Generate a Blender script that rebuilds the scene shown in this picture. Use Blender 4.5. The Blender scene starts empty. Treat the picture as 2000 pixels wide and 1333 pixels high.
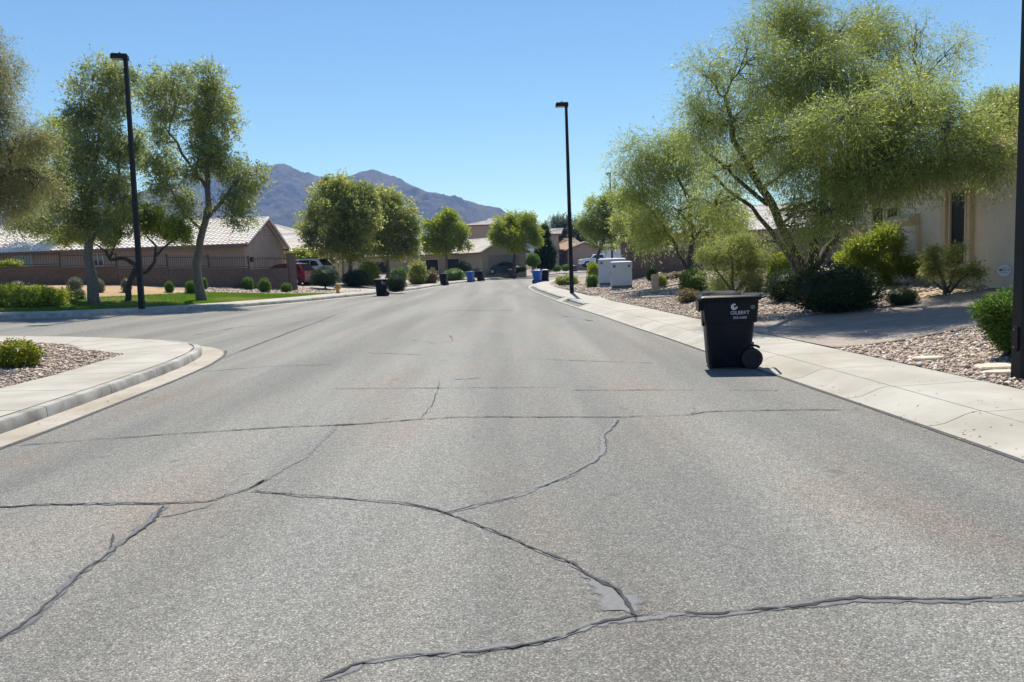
import bpy, bmesh, math, random
import numpy as np
from mathutils import Matrix, Vector

# ------------------------------------------------------------------ camera, sky, sun, exposure
S = bpy.context.scene
COL = S.collection
F_PX, CAM_H = 1500.0, 1.65
ROLL = math.atan(.039)
PITCH = math.atan((666.5 - 516.6) * math.cos(ROLL) / F_PX)
_F = np.array([0, math.cos(PITCH), -math.sin(PITCH)]); _U0 = np.array([0, math.sin(PITCH), math.cos(PITCH)]); _R0 = np.array([1., 0, 0])
_R = _R0 * math.cos(ROLL) - _U0 * math.sin(ROLL); _U = _U0 * math.cos(ROLL) + _R0 * math.sin(ROLL)
_C = np.array([0, 0, CAM_H])
cam = bpy.data.cameras.new('camera'); cam.lens = 27.0; cam.sensor_width = 36.0; cam.clip_start = .1; cam.clip_end = 30000
cam_o = bpy.data.objects.new('camera', cam); COL.objects.link(cam_o)
cam_o.matrix_world = Matrix(((_R[0], _U[0], -_F[0], 0), (_R[1], _U[1], -_F[1], 0), (_R[2], _U[2], -_F[2], CAM_H), (0, 0, 0, 1)))
S.camera = cam_o

SUN_EL, SUN_AZ = math.radians(57), math.radians(2)          # azimuth measured from +Y towards +X
W = bpy.data.worlds.new('World'); S.world = W; W.use_nodes = True
wn, wl = W.node_tree.nodes, W.node_tree.links
bg = wn['Background']; sky = wn.new('ShaderNodeTexSky'); sky.sky_type = 'NISHITA'; sky.sun_disc = False
sky.sun_elevation = SUN_EL; sky.sun_rotation = SUN_AZ; sky.altitude = 300; sky.air_density = .85; sky.dust_density = 0; sky.ozone_density = 7
wb = wn.new('ShaderNodeMixRGB'); wb.blend_type = 'MULTIPLY'; wb.inputs[0].default_value = 1; wb.inputs[2].default_value = (.94, 1.055, 1.04, 1)   # camera white balance
wl.new(sky.outputs[0], wb.inputs[1]); wl.new(wb.outputs[0], bg.inputs[0]); bg.inputs[1].default_value = .102
sl = bpy.data.lights.new('sun', 'SUN'); sl.energy = 4.7; sl.angle = math.radians(.53); sl.color = (1, .955, .88)
so = bpy.data.objects.new('sun', sl); COL.objects.link(so)
sdir = Vector((math.sin(SUN_AZ) * math.cos(SUN_EL), math.cos(SUN_AZ) * math.cos(SUN_EL), math.sin(SUN_EL)))
so.rotation_euler = sdir.to_track_quat('Z', 'Y').to_euler(); so.location = (0, 0, 60)
S.view_settings.view_transform = 'Standard'; S.view_settings.look = 'None'; S.view_settings.exposure = .48; S.view_settings.gamma = 1
S.view_settings.use_curve_mapping = False
S.render.engine = 'CYCLES'
S.cycles.max_bounces = 10; S.cycles.diffuse_bounces = 7; S.cycles.transparent_max_bounces = 8; S.cycles.use_denoising = True
S.cycles.volume_bounces = 0

rnd = random.Random(7); rng = np.random.default_rng(7)

# ------------------------------------------------------------------ where things stand
R_EDGE = np.array([(3.95,-8),(3.9,5.8),(3.76,8),(3.62,10.2),(3.42,13),(3.22,16.2),(3.0,19),(2.72,23.4),(2.42,27),(2.12,31),(1.68,39),(1.35,46),(1.22,52),(1.38,57),(1.78,61),(2.7,66.5),(4.0,72.7),(6.2,80),(9.5,90),(14,102),(20,116)], float)
LN_KERB = np.array([(-5.6,-8),(-5.65,8.3),(-5.78,10.5),(-5.9,12.4),(-6.07,14.1),(-6.38,15.7),(-6.75,16.7),(-7.25,17.45),(-7.95,17.98),(-9.05,18.4),(-10.3,18.8),(-11.9,19.05),(-16,19),(-32,18.6)], float)
LF_KERB = np.array([(-46,26.3),(-30,26.5),(-19.5,26.7),(-17.6,27.0),(-16.2,27.7),(-15.1,28.8),(-14.1,30.3),(-12.9,32.5),(-11.9,35),(-11.0,38),(-10.3,41),(-9.75,44),(-9.2,46.5),(-8.5,49.5),(-7.8,53),(-7.1,58),(-6.5,65),(-5.6,72),(-4.3,79),(-2.6,86),(.3,94),(4.5,103),(9.5,113),(15,123)], float)
def sstep(a, b, x):
    t = np.clip((x - a) / (b - a), 0, 1); return t * t * (3 - 2 * t)
def zr(x, y=0):
    d = -7 - np.asarray(x, float)
    return .04 * np.where(d > 1, d, np.where(d < -1, 0, (d + 1) ** 2 / 4))
def dist(pl, x, y):
    """distance to a polyline, positive on its left-hand side"""
    x = np.asarray(x, float); y = np.asarray(y, float)
    best = np.full(x.shape, 1e9); sg = np.ones(x.shape)
    for a, b in zip(pl[:-1], pl[1:]):
        e = b - a; t = np.clip(((x - a[0]) * e[0] + (y - a[1]) * e[1]) / (e @ e), 0, 1)
        dx, dy = x - a[0] - t * e[0], y - a[1] - t * e[1]; d = np.hypot(dx, dy)
        m = d < best; best = np.where(m, d, best); sg = np.where(m, np.sign(e[0] * dy - e[1] * dx), sg)
    return best * sg
def zR(x, y):
    d = -dist(R_EDGE, x, y) - 1.55
    return .13 + .6 * sstep(0, 8, d) + .02 * np.clip(d - 8, 0, 30)
def zL(x, y):
    d = np.abs(dist(LF_KERB, x, y))
    return zr(np.maximum(x, -30)) * (1 - .6 * sstep(50, 75, np.asarray(y, float))) + .14 + .72 * sstep(2, 11, d)
def zN(x, y): return zr(x) + .15
def zroad(x, y): return zr(x)
def at(px, py, Y):
    d = _F + (px - 1000) / F_PX * _R - (py - 666.5) / F_PX * _U
    return Vector(_C + d * Y / d[1])
def hit(px, py, zf, y0=4., y1=140.):
    d = _F + (px - 1000) / F_PX * _R - (py - 666.5) / F_PX * _U
    Y = np.arange(y0, y1, .05); q = _C + d * (Y / d[1])[:, None]
    i = np.nonzero(q[:, 2] < zf(q[:, 0], q[:, 1]))[0]
    return Vector(q[i[0]]) if len(i) else Vector(q[-1])
def ground(px, py): return hit(px, py, zroad, 1.5)

# ------------------------------------------------------------------ materials
def nmat(name):
    m = bpy.data.materials.new(name); m.use_nodes = True
    return m, m.node_tree.nodes, m.node_tree.links, m.node_tree.nodes['Principled BSDF']
def ramp(n, stops):
    r = n.new('ShaderNodeValToRGB'); e = r.color_ramp.elements
    while len(e) < len(stops): e.new(.5)
    for k, (p, c) in zip(e, stops): k.position = p; k.color = (*c, 1)
    return r
def pm(name, c1, c2=None, scale=3., rough=.8, bump=0., bscale=40., metal=0., spec=.5, detail=6., big=None, attr=None):
    """principled material: noise between two colours, an optional second large-scale tint and fine relief"""
    m, n, l, b = nmat(name); b.inputs['Roughness'].default_value = rough; b.inputs['Metallic'].default_value = metal
    b.inputs['Specular IOR Level'].default_value = spec
    geo = n.new('ShaderNodeNewGeometry'); src = geo.outputs['Position']
    if c2 is None: c2 = tuple(.86 * c for c in c1)
    t = n.new('ShaderNodeTexNoise'); t.inputs['Scale'].default_value = scale; t.inputs['Detail'].default_value = detail; t.inputs['Roughness'].default_value = .65
    l.new(src, t.inputs['Vector'])
    r = ramp(n, [(.32, c1), (.68, c2)]); l.new(t.outputs[0], r.inputs[0]); out = r.outputs[0]
    if big:
        t2 = n.new('ShaderNodeTexNoise'); t2.inputs['Scale'].default_value = big[1]; t2.inputs['Detail'].default_value = 4; l.new(src, t2.inputs['Vector'])
        r2 = ramp(n, [(.4, (1, 1, 1)), (.7, big[0])]); l.new(t2.outputs[0], r2.inputs[0])
        mx = n.new('ShaderNodeMixRGB'); mx.blend_type = 'MULTIPLY'; mx.inputs[0].default_value = 1
        l.new(out, mx.inputs[1]); l.new(r2.outputs[0], mx.inputs[2]); out = mx.outputs[0]
    l.new(out, b.inputs['Base Color'])
    if bump:
        t3 = n.new('ShaderNodeTexNoise'); t3.inputs['Scale'].default_value = bscale; t3.inputs['Detail'].default_value = 4; l.new(src, t3.inputs['Vector'])
        bp = n.new('ShaderNodeBump'); bp.inputs['Strength'].default_value = bump; bp.inputs['Distance'].default_value = .02
        l.new(t3.outputs[0], bp.inputs['Height']); l.new(bp.outputs[0], b.inputs['Normal'])
    return m
def tintmat(name, stops, rough=.8, spec=.3):
    m, n, l, b = nmat(name); a = n.new('ShaderNodeAttribute'); a.attribute_name = 'tint'
    r = ramp(n, stops); l.new(a.outputs['Fac'], r.inputs[0]); l.new(r.outputs[0], b.inputs['Base Color'])
    b.inputs['Roughness'].default_value = rough; b.inputs['Specular IOR Level'].default_value = spec
    return m
def leafmat(name, stops, trans=.45, spec=.45):
    m, n, l, b = nmat(name); a = n.new('ShaderNodeAttribute'); a.attribute_name = 'tint'
    r = ramp(n, stops); l.new(a.outputs['Fac'], r.inputs[0])
    tr = n.new('ShaderNodeBsdfTranslucent'); mx = n.new('ShaderNodeMixShader'); mx.inputs[0].default_value = trans
    b.inputs['Roughness'].default_value = .42; b.inputs['Specular IOR Level'].default_value = spec
    l.new(r.outputs[0], b.inputs['Base Color'])
    hs = n.new('ShaderNodeHueSaturation'); hs.inputs['Value'].default_value = 1.7; hs.inputs['Saturation'].default_value = 1.08
    l.new(r.outputs[0], hs.inputs['Color']); l.new(hs.outputs[0], tr.inputs[0])
    l.new(b.outputs[0], mx.inputs[1]); l.new(tr.outputs[0], mx.inputs[2]); l.new(mx.outputs[0], n['Material Output'].inputs[0])
    return m

def asphalt_mat():
    m, n, l, b = nmat('aged_asphalt'); geo = n.new('ShaderNodeNewGeometry'); P = geo.outputs['Position']
    v = n.new('ShaderNodeTexVoronoi'); v.inputs['Scale'].default_value = 115; l.new(P, v.inputs['Vector'])
    sx = n.new('ShaderNodeSeparateColor'); l.new(v.outputs['Color'], sx.inputs[0])
    r = ramp(n, [(0, (.092, .094, .094)), (.3, (.138, .139, .135)), (.72, (.18, .179, .171)), (.92, (.235, .232, .218)), (1, (.33, .322, .3))]); l.new(sx.outputs[0], r.inputs[0])
    d = ramp(n, [(.0, (1, 1, 1)), (.4, (1, 1, 1)), (.68, (.6, .6, .6))]); l.new(v.outputs['Distance'], d.inputs[0])
    mm = n.new('ShaderNodeMixRGB'); mm.blend_type = 'MULTIPLY'; mm.inputs[0].default_value = 1; l.new(r.outputs[0], mm.inputs[1]); l.new(d.outputs[0], mm.inputs[2])
    # stains: reddish-brown leaf litter patches and wheel-polished lighter lanes
    mp = n.new('ShaderNodeMapping'); mp.inputs['Scale'].default_value = (1, .35, 1); l.new(P, mp.inputs[0])
    t = n.new('ShaderNodeTexNoise'); t.inputs['Scale'].default_value = .9; t.inputs['Detail'].default_value = 5; l.new(mp.outputs[0], t.inputs['Vector'])
    tr = ramp(n, [(.34, (.9, .93, .96)), (.5, (1, 1, 1)), (.68, (1.04, .93, .885))]); l.new(t.outputs[0], tr.inputs[0])
    m2 = n.new('ShaderNodeMixRGB'); m2.blend_type = 'MULTIPLY'; m2.inputs[0].default_value = 1; l.new(mm.outputs[0], m2.inputs[1]); l.new(tr.outputs[0], m2.inputs[2])
    mp2 = n.new('ShaderNodeMapping'); mp2.inputs['Scale'].default_value = (1, .06, 1); l.new(P, mp2.inputs[0])
    t2 = n.new('ShaderNodeTexNoise'); t2.inputs['Scale'].default_value = .8; t2.inputs['Detail'].default_value = 3; l.new(mp2.outputs[0], t2.inputs['Vector'])
    tr2 = ramp(n, [(.36, (.78, .785, .79)), (.62, (1.2, 1.2, 1.19))]); l.new(t2.outputs[0], tr2.inputs[0])
    m3 = n.new('ShaderNodeMixRGB'); m3.blend_type = 'MULTIPLY'; m3.inputs[0].default_value = 1; l.new(m2.outputs[0], m3.inputs[1]); l.new(tr2.outputs[0], m3.inputs[2])
    # fine mottling that breaks up the middle distance
    t4 = n.new('ShaderNodeTexNoise'); t4.inputs['Scale'].default_value = 14; t4.inputs['Detail'].default_value = 6; t4.inputs['Roughness'].default_value = .8; l.new(P, t4.inputs['Vector'])
    tr4 = ramp(n, [(.3, (.78, .78, .78)), (.7, (1.2, 1.2, 1.2))]); l.new(t4.outputs[0], tr4.inputs[0])
    m4 = n.new('ShaderNodeMixRGB'); m4.blend_type = 'MULTIPLY'; m4.inputs[0].default_value = 1; l.new(m3.outputs[0], m4.inputs[1]); l.new(tr4.outputs[0], m4.inputs[2])
    g = n.new('ShaderNodeMixRGB'); g.blend_type = 'MULTIPLY'; g.inputs[0].default_value = 1; g.inputs[2].default_value = (1.38, 1.35, 1.28, 1); l.new(m4.outputs[0], g.inputs[1])
    v2 = n.new('ShaderNodeTexVoronoi'); v2.inputs['Scale'].default_value = 1.1; v2.inputs['Randomness'].default_value = 1; l.new(P, v2.inputs['Vector'])     # old oil drips
    r5 = ramp(n, [(.03, (.62, .62, .63)), (.085, (1, 1, 1))]); l.new(v2.outputs['Distance'], r5.inputs[0])
    m5 = n.new('ShaderNodeMixRGB'); m5.blend_type = 'MULTIPLY'; m5.inputs[0].default_value = .8; l.new(g.outputs[0], m5.inputs[1]); l.new(r5.outputs[0], m5.inputs[2]); g = m5
    l.new(g.outputs[0], b.inputs['Base Color']); b.inputs['Roughness'].default_value = .75; b.inputs['Specular IOR Level'].default_value = .4
    bp = n.new('ShaderNodeBump'); bp.invert = True; bp.inputs['Strength'].default_value = .6; bp.inputs['Distance'].default_value = .006
    l.new(v.outputs['Distance'], bp.inputs['Height']); l.new(bp.outputs[0], b.inputs['Normal'])
    return m

M = dict(
    asphalt=asphalt_mat(),
    seal=pm('crack_sealant', (.105, .111, .12), (.155, .16, .168), 22, .55, .3, 60, spec=.5),
    crack=pm('open_crack', (.035, .036, .04), (.075, .076, .08), 30, .9),
    concrete=pm('pale_concrete', (.375, .355, .312), (.475, .455, .405), 1.6, .85, .2, 90, detail=12, big=((.84, .81, .76), .7)),
    gutter=pm('gutter_concrete', (.36, .325, .27), (.45, .41, .355), 2.5, .85, .2, 80, big=((.8, .76, .7), .8)),
    kerb=pm('kerb_concrete', (.36, .35, .32), (.5, .48, .44), 5, .9, .3, 60, big=((.5, .49, .48), 2.2)),
    joint=pm('joint_dirt', (.16, .15, .13), (.22, .2, .17), 6, .95),
    paver=None, desert=pm('desert_soil', (.30, .22, .155), (.38, .29, .21), .8, .95, .3, 20, big=((.75, .72, .66), .06)),
    gravel=pm('gravel_bed', (.24, .185, .15), (.42, .34, .29), 28, .95, .8, 45, big=((.85, .82, .8), .5)),
    tan=pm('tan_decomposed_granite', (.36, .24, .13), (.50, .35, .20), 5, .95, .5, 40, big=((.8, .75, .7), .5)),
    lawn=pm('lawn_soil', (.05, .09, .02), (.09, .14, .03), 6, .9),
    pebble=tintmat('pebbles', [(0, (.10, .075, .065)), (.3, (.34, .25, .19)), (.6, (.52, .415, .33)), (.85, (.68, .595, .5)), (1, (.82, .77, .7))], .8),
    grass=leafmat('grass_blades', [(0, (.075, .14, .016)), (.7, (.16, .25, .03)), (1, (.34, .3, .11))], .45),
    bark=pm('grey_bark', (.10, .085, .07), (.2, .175, .15), 14, .9, .8, 30),
    darkbark=pm('dark_bark', (.045, .037, .03), (.09, .075, .06), 14, .9, .6, 30),
    greenbark=pm('green_bark', (.04, .037, .025), (.075, .068, .045), 9, .8, .4, 30),
    bronze=pm('dark_bronze_paint', (.008, .0075, .009), (.011, .0105, .012), 8, .5, .05, 50, spec=.25),
    lens=pm('lamp_lens', (.5, .5, .48), (.45, .45, .43), 8, .2),
    black=pm('black_bin_plastic', (.0045, .0055, .0095), (.0085, .0105, .016), 3, .4, .15, 60, spec=.14, detail=12, big=((1.35, 1.35, 1.4), 5)),
    rubber=pm('black_rubber', (.012, .012, .013), (.018, .018, .018), 20, .75),
    bluebin=pm('blue_bin_plastic', (.01, .085, .36), (.014, .1, .42), 6, .45),
    brownbin=pm('brown_bin_plastic', (.05, .035, .035), (.06, .045, .045), 6, .5),
    white=pm('white_print', (.7, .7, .72), (.42, .42, .44), 45, .6),
    yellow=pm('yellow_print', (.5, .34, .05), (.3, .2, .04), 60, .6),
    navy=pm('navy_print', (.02, .02, .07), (.03, .03, .09), 60, .6),
    block=pm('brown_concrete_block', (.135, .10, .085), (.18, .135, .115), 6, .95, .5, 70, big=((.82, .8, .8), .6)),
    mortar=pm('wall_mortar', (.15, .1, .08), (.19, .13, .1), 10, .95),
    iron=pm('brown_iron', (.05, .033, .03), (.07, .045, .04), 10, .6),
    stucco=pm('tan_stucco', (.36, .265, .205), (.42, .315, .25), 1.2, .95, .35, 60, big=((.9, .88, .86), .4)),
    stucco2=pm('grey_tan_stucco', (.33, .27, .22), (.39, .325, .27), 1.2, .95, .35, 60),
    cream=pm('cream_stucco', (.70, .62, .50), (.78, .70, .57), 1.5, .95, .5, 70, big=((.9, .88, .85), .5)),
    creamtrim=pm('cream_trim', (.58, .48, .33), (.65, .55, .39), 2, .9, .3, 70),
    fascia=pm('brown_fascia', (.17, .12, .09), (.21, .15, .12), 3, .8),
    garage=pm('tan_garage_door', (.36, .25, .19), (.40, .285, .22), 3, .7),
    garage2=pm('grey_garage_door', (.22, .185, .165), (.26, .215, .19), 3, .7),
    tile=pm('cream_roof_tile', (.74, .68, .61), (.85, .81, .75), 3.5, .9, .2, 40, big=((.9, .82, .77), .7)),
    tile2=pm('terracotta_blend_tile', (.44, .27, .18), (.66, .51, .39), 3.2, .9, .2, 40),
    tilebed=pm('tile_bed', (.5, .43, .37), (.6, .53, .46), 3, .9),  # tan deck that lies under the roof tiles
    glass=pm('dark_sunscreen', (.012, .012, .013), (.016, .016, .017), 5, .5, spec=.3),
    pane=pm('window_glass', (.02, .028, .03), (.03, .04, .042), 1, .06, spec=.8),
    frame=pm('window_frame', (.55, .53, .48), (.5, .48, .44), 8, .6),
    cab=pm('grey_cabinet_paint', (.39, .45, .54), (.43, .49, .58), 2, .5, .05, 30),
    cabdark=pm('cabinet_latch', (.09, .1, .11), (.12, .13, .14), 6, .5),
    pedestal=pm('tan_pedestal', (.55, .36, .21), (.62, .43, .26), 5, .7),
    flag=pm('flagstone', (.55, .47, .36), (.66, .58, .46), 6, .9, .4, 40),
    hydrant=pm('ochre_hydrant_paint', (.55, .28, .06), (.62, .34, .09), 8, .5),
    red=pm('red_car_paint', (.15, .008, .022), (.17, .01, .026), 3, .22, spec=.8),
    carwhite=pm('white_car_paint', (.72, .73, .75), (.68, .69, .71), 3, .2, spec=.8),
    carblue=pm('dark_blue_car_paint', (.018, .035, .06), (.022, .042, .07), 3, .2, spec=.8),
    carglass=pm('car_glass', (.012, .015, .02), (.016, .02, .026), 3, .05, spec=.9),
    chrome=pm('alloy', (.45, .45, .46), (.4, .4, .41), 5, .3, metal=.8),
    tail=pm('tail_lamp', (.4, .02, .02), (.35, .02, .02), 5, .2),
    head=pm('head_lamp', (.6, .62, .64), (.5, .52, .54), 5, .15),
)
def ragged_mat(name, c1, c2, rough, lo, hi, nscale):
    m, n, l, b = nmat(name); geo = n.new('ShaderNodeNewGeometry'); P = geo.outputs['Position']
    t = n.new('ShaderNodeTexNoise'); t.inputs['Scale'].default_value = 30; t.inputs['Detail'].default_value = 6; l.new(P, t.inputs['Vector'])
    r = ramp(n, [(.3, c1), (.7, c2)]); l.new(t.outputs[0], r.inputs[0]); l.new(r.outputs[0], b.inputs['Base Color']); b.inputs['Roughness'].default_value = rough
    a = n.new('ShaderNodeAttribute'); a.attribute_name = 'edge'
    t2 = n.new('ShaderNodeTexNoise'); t2.inputs['Scale'].default_value = nscale; t2.inputs['Detail'].default_value = 5; t2.inputs['Roughness'].default_value = .75; l.new(P, t2.inputs['Vector'])
    ad = n.new('ShaderNodeMath'); ad.operation = 'ADD'; l.new(a.outputs['Fac'], ad.inputs[0]); l.new(t2.outputs[0], ad.inputs[1])
    mr = n.new('ShaderNodeMapRange'); mr.inputs['From Min'].default_value = lo; mr.inputs['From Max'].default_value = hi; l.new(ad.outputs[0], mr.inputs['Value'])
    tr = n.new('ShaderNodeBsdfTransparent'); mx = n.new('ShaderNodeMixShader'); l.new(mr.outputs[0], mx.inputs[0]); l.new(tr.outputs[0], mx.inputs[1]); l.new(b.outputs[0], mx.inputs[2]); l.new(mx.outputs[0], n['Material Output'].inputs[0])
    return m
M['seal'] = ragged_mat('crack_sealant', (.088, .093, .10), (.13, .135, .144), .6, .78, 1.1, 110)
M['crack'] = ragged_mat('open_crack', (.03, .031, .035), (.065, .066, .07), .9, .75, 1.15, 45)
M['seam'] = pm('edge_seam_tar', (.05, .05, .052), (.09, .09, .09), 12, .9)
def paver_mat():
    m, n, l, b = nmat('brick_pavers'); geo = n.new('ShaderNodeNewGeometry')
    mp = n.new('ShaderNodeMapping'); mp.inputs['Rotation'].default_value = (0, 0, .2); l.new(geo.outputs['Position'], mp.inputs[0])
    br = n.new('ShaderNodeTexBrick'); br.inputs['Scale'].default_value = 1; br.inputs['Brick Width'].default_value = .23; br.inputs['Row Height'].default_value = .115; br.inputs['Mortar Size'].default_value = .005
    br.inputs['Color1'].default_value = (.30, .25, .225, 1); br.inputs['Color2'].default_value = (.37, .32, .29, 1); br.inputs['Mortar'].default_value = (.2, .16, .13, 1); br.inputs['Bias'].default_value = .1
    l.new(mp.outputs[0], br.inputs['Vector'])
    t = n.new('ShaderNodeTexNoise'); t.inputs['Scale'].default_value = 2; t.inputs['Detail'].default_value = 6; l.new(geo.outputs['Position'], t.inputs['Vector'])
    r = ramp(n, [(.3, (.85, .85, .85)), (.7, (1.1, 1.08, 1.05))]); l.new(t.outputs[0], r.inputs[0])
    x = n.new('ShaderNodeMixRGB'); x.blend_type = 'MULTIPLY'; x.inputs[0].default_value = 1; l.new(br.outputs[0], x.inputs[1]); l.new(r.outputs[0], x.inputs[2])
    l.new(x.outputs[0], b.inputs['Base Color']); b.inputs['Roughness'].default_value = .85
    bp = n.new('ShaderNodeBump'); bp.invert = True; bp.inputs['Strength'].default_value = .5; bp.inputs['Distance'].default_value = .006
    l.new(br.outputs['Fac'], bp.inputs['Height']); l.new(bp.outputs[0], b.inputs['Normal'])
    return m
M['paver'] = paver_mat()
def rock_mat():
    m, n, l, b = nmat('mountain_rock'); geo = n.new('ShaderNodeNewGeometry'); P = geo.outputs['Position']
    t = n.new('ShaderNodeTexNoise'); t.inputs['Scale'].default_value = .012; t.inputs['Detail'].default_value = 12; t.inputs['Roughness'].default_value = .72; l.new(P, t.inputs['Vector'])
    r = ramp(n, [(.3, (.04, .033, .033)), (.5, (.078, .063, .058)), (.72, (.15, .118, .105))]); l.new(t.outputs[0], r.inputs[0])
    v = n.new('ShaderNodeTexVoronoi'); v.inputs['Scale'].default_value = .055; l.new(P, v.inputs['Vector'])
    d = ramp(n, [(.16, (.42, .45, .4)), (.34, (1, 1, 1))]); l.new(v.outputs['Distance'], d.inputs[0])
    x = n.new('ShaderNodeMixRGB'); x.blend_type = 'MULTIPLY'; x.inputs[0].default_value = 1; l.new(r.outputs[0], x.inputs[1]); l.new(d.outputs[0], x.inputs[2])
    l.new(x.outputs[0], b.inputs['Base Color']); b.inputs['Roughness'].default_value = .95; b.inputs['Specular IOR Level'].default_value = .1
    t2 = n.new('ShaderNodeTexNoise'); t2.inputs['Scale'].default_value = .03; t2.inputs['Detail'].default_value = 10; t2.inputs['Roughness'].default_value = .7; l.new(P, t2.inputs['Vector'])
    bp = n.new('ShaderNodeBump'); bp.inputs['Strength'].default_value = 1; bp.inputs['Distance'].default_value = 14; l.new(t2.outputs[0], bp.inputs['Height']); l.new(bp.outputs[0], b.inputs['Normal'])
    return m
M['rock'] = rock_mat()
GREEN = dict(
    palo=leafmat('palo_verde_leaf', [(0, (.115, .15, .06)), (.4, (.235, .285, .09)), (.75, (.41, .445, .12)), (1, (.62, .6, .14))], .5, .25),
    ash=leafmat('broad_leaf', [(0, (.11, .15, .075)), (.5, (.215, .26, .105)), (.85, (.40, .40, .125)), (1, (.62, .55, .16))], .55, .4),
    olive=leafmat('olive_leaf', [(0, (.12, .13, .06)), (.6, (.25, .245, .105)), (1, (.42, .38, .16))], .55),
    lime=leafmat('lime_leaf', [(0, (.12, .17, .025)), (.5, (.23, .28, .04)), (1, (.42, .40, .07))], .55, .55),
    mid=leafmat('mid_leaf', [(0, (.12, .155, .06)), (.5, (.25, .28, .09)), (.9, (.43, .42, .13)), (1, (.62, .55, .2))], .55, .4),
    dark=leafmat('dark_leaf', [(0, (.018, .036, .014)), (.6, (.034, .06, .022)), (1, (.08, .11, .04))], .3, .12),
    box=leafmat('clipped_leaf', [(0, (.04, .08, .015)), (.6, (.09, .16, .028)), (1, (.19, .28, .05))], .45, .3),
    sage=leafmat('sage_leaf', [(0, (.09, .105, .07)), (.6, (.16, .175, .12)), (1, (.26, .27, .19))], .3),
    bluegum=leafmat('eucalyptus_leaf', [(0, (.045, .065, .045)), (.6, (.09, .115, .075)), (1, (.15, .17, .11))], .4),
    gold=leafmat('yellow_flower_leaf', [(0, (.06, .11, .012)), (.5, (.15, .2, .022)), (.72, (.36, .32, .035)), (1, (.7, .5, .04))], .4, .25),
    straw=leafmat('straw_leaf', [(0, (.10, .09, .04)), (.6, (.2, .16, .07)), (1, (.36, .26, .12))], .3),
)

# ------------------------------------------------------------------ mesh helpers
class MB:
    def __init__(s): s.v = []; s.f = []
    def add(s, vs, fs):
        o = len(s.v); s.v += [tuple(p) for p in vs]; s.f += [tuple(o + i for i in f) for f in fs]; return s
    def box(s, x0, x1, y0, y1, z0, z1, rot=None):
        v = [(x0, y0, z0), (x1, y0, z0), (x1, y1, z0), (x0, y1, z0), (x0, y0, z1), (x1, y0, z1), (x1, y1, z1), (x0, y1, z1)]
        if rot: v = [rot @ Vector(p) for p in v]
        return s.add(v, [(0, 3, 2, 1), (4, 5, 6, 7), (0, 1, 5, 4), (1, 2, 6, 5), (2, 3, 7, 6), (3, 0, 4, 7)])
    def tube(s, pts, rads, n=8, cap=True):
        pts = [Vector(p) for p in pts]; rings = []; ref = Vector((.31, .72, .2)).normalized()
        for i, p in enumerate(pts):
            t = (pts[min(i + 1, len(pts) - 1)] - pts[max(i - 1, 0)]).normalized()
            a = t.cross(ref)
            if a.length < .1: a = t.cross(Vector((1, 0, 0)))
            a.normalize(); b = t.cross(a)
            rings.append([p + (a * math.cos(2 * math.pi * k / n) + b * math.sin(2 * math.pi * k / n)) * rads[i] for k in range(n)])
        vs = [q for r in rings for q in r]; fs = []
        for i in range(len(pts) - 1):
            for k in range(n): fs.append((i * n + k, i * n + (k + 1) % n, (i + 1) * n + (k + 1) % n, (i + 1) * n + k))
        if cap: fs += [tuple(range(n))[::-1], tuple(range((len(pts) - 1) * n, len(pts) * n))]
        return s.add(vs, fs)
    def loft(s, rings, cap=True):
        n = len(rings[0]); vs = [q for r in rings for q in r]; fs = []
        for i in range(len(rings) - 1):
            for k in range(n): fs.append((i * n + k, i * n + (k + 1) % n, (i + 1) * n + (k + 1) % n, (i + 1) * n + k))
        if cap: fs += [tuple(range(n))[::-1], tuple(range((len(rings) - 1) * n, len(rings) * n))]
        return s.add(vs, fs)
    def lathe(s, prof, n=20, axis='z', off=(0, 0, 0)):
        rings = []
        for r, h in prof:
            ring = []
            for k in range(n):
                a = 2 * math.pi * k / n; c, d = r * math.cos(a), r * math.sin(a)
                p = {'z': (c, d, h), 'y': (c, h, -d), 'x': (h, c, d)}[axis]
                ring.append((p[0] + off[0], p[1] + off[1], p[2] + off[2]))
            rings.append(ring)
        return s.loft(rings)
    def prism(s, poly, z0, z1):
        n = len(poly); vs = [(x, y, z0) for x, y in poly] + [(x, y, z1) for x, y in poly]
        return s.add(vs, [tuple(range(n))[::-1], tuple(range(n, 2 * n))] + [(k, (k + 1) % n, n + (k + 1) % n, n + k) for k in range(n)])
    def mesh(s, name='mesh', smooth=False, fix=True):
        me = bpy.data.meshes.new(name); me.from_pydata(s.v, [], s.f)
        if fix:
            bm = bmesh.new(); bm.from_mesh(me); bmesh.ops.recalc_face_normals(bm, faces=bm.faces); bm.to_mesh(me); bm.free()
        if smooth:
            me.shade_smooth()
            if smooth != True: me.set_sharp_from_angle(angle=math.radians(smooth))
        return me
    def build(s, name, mat, parent=None, smooth=False, fix=True):
        return link(name, s.mesh(name, smooth, fix), mat, parent)
def link(name, me, mat, parent=None):
    if mat is not None and not me.materials: me.materials.append(M[mat] if isinstance(mat, str) else mat)
    o = bpy.data.objects.new(name, me); COL.objects.link(o)
    if parent is not None: o.parent = parent
    return o
def empty(name, loc=(0, 0, 0), rz=0.):
    o = bpy.data.objects.new(name, None); COL.objects.link(o); o.location = loc; o.rotation_euler = (0, 0, rz); o.empty_display_size = .2
    return o
def tag(o, label=None, cat=None, group=None, kind=None):
    if label: o['label'] = label
    if cat: o['category'] = cat
    if group: o['group'] = group
    if kind: o['kind'] = kind
    return o
def bevel(o, w, seg=2, ang=35):
    b = o.modifiers.new('bevel', 'BEVEL'); b.width = w; b.segments = seg; b.limit_method = 'ANGLE'; b.angle_limit = math.radians(ang)
    return o
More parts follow.
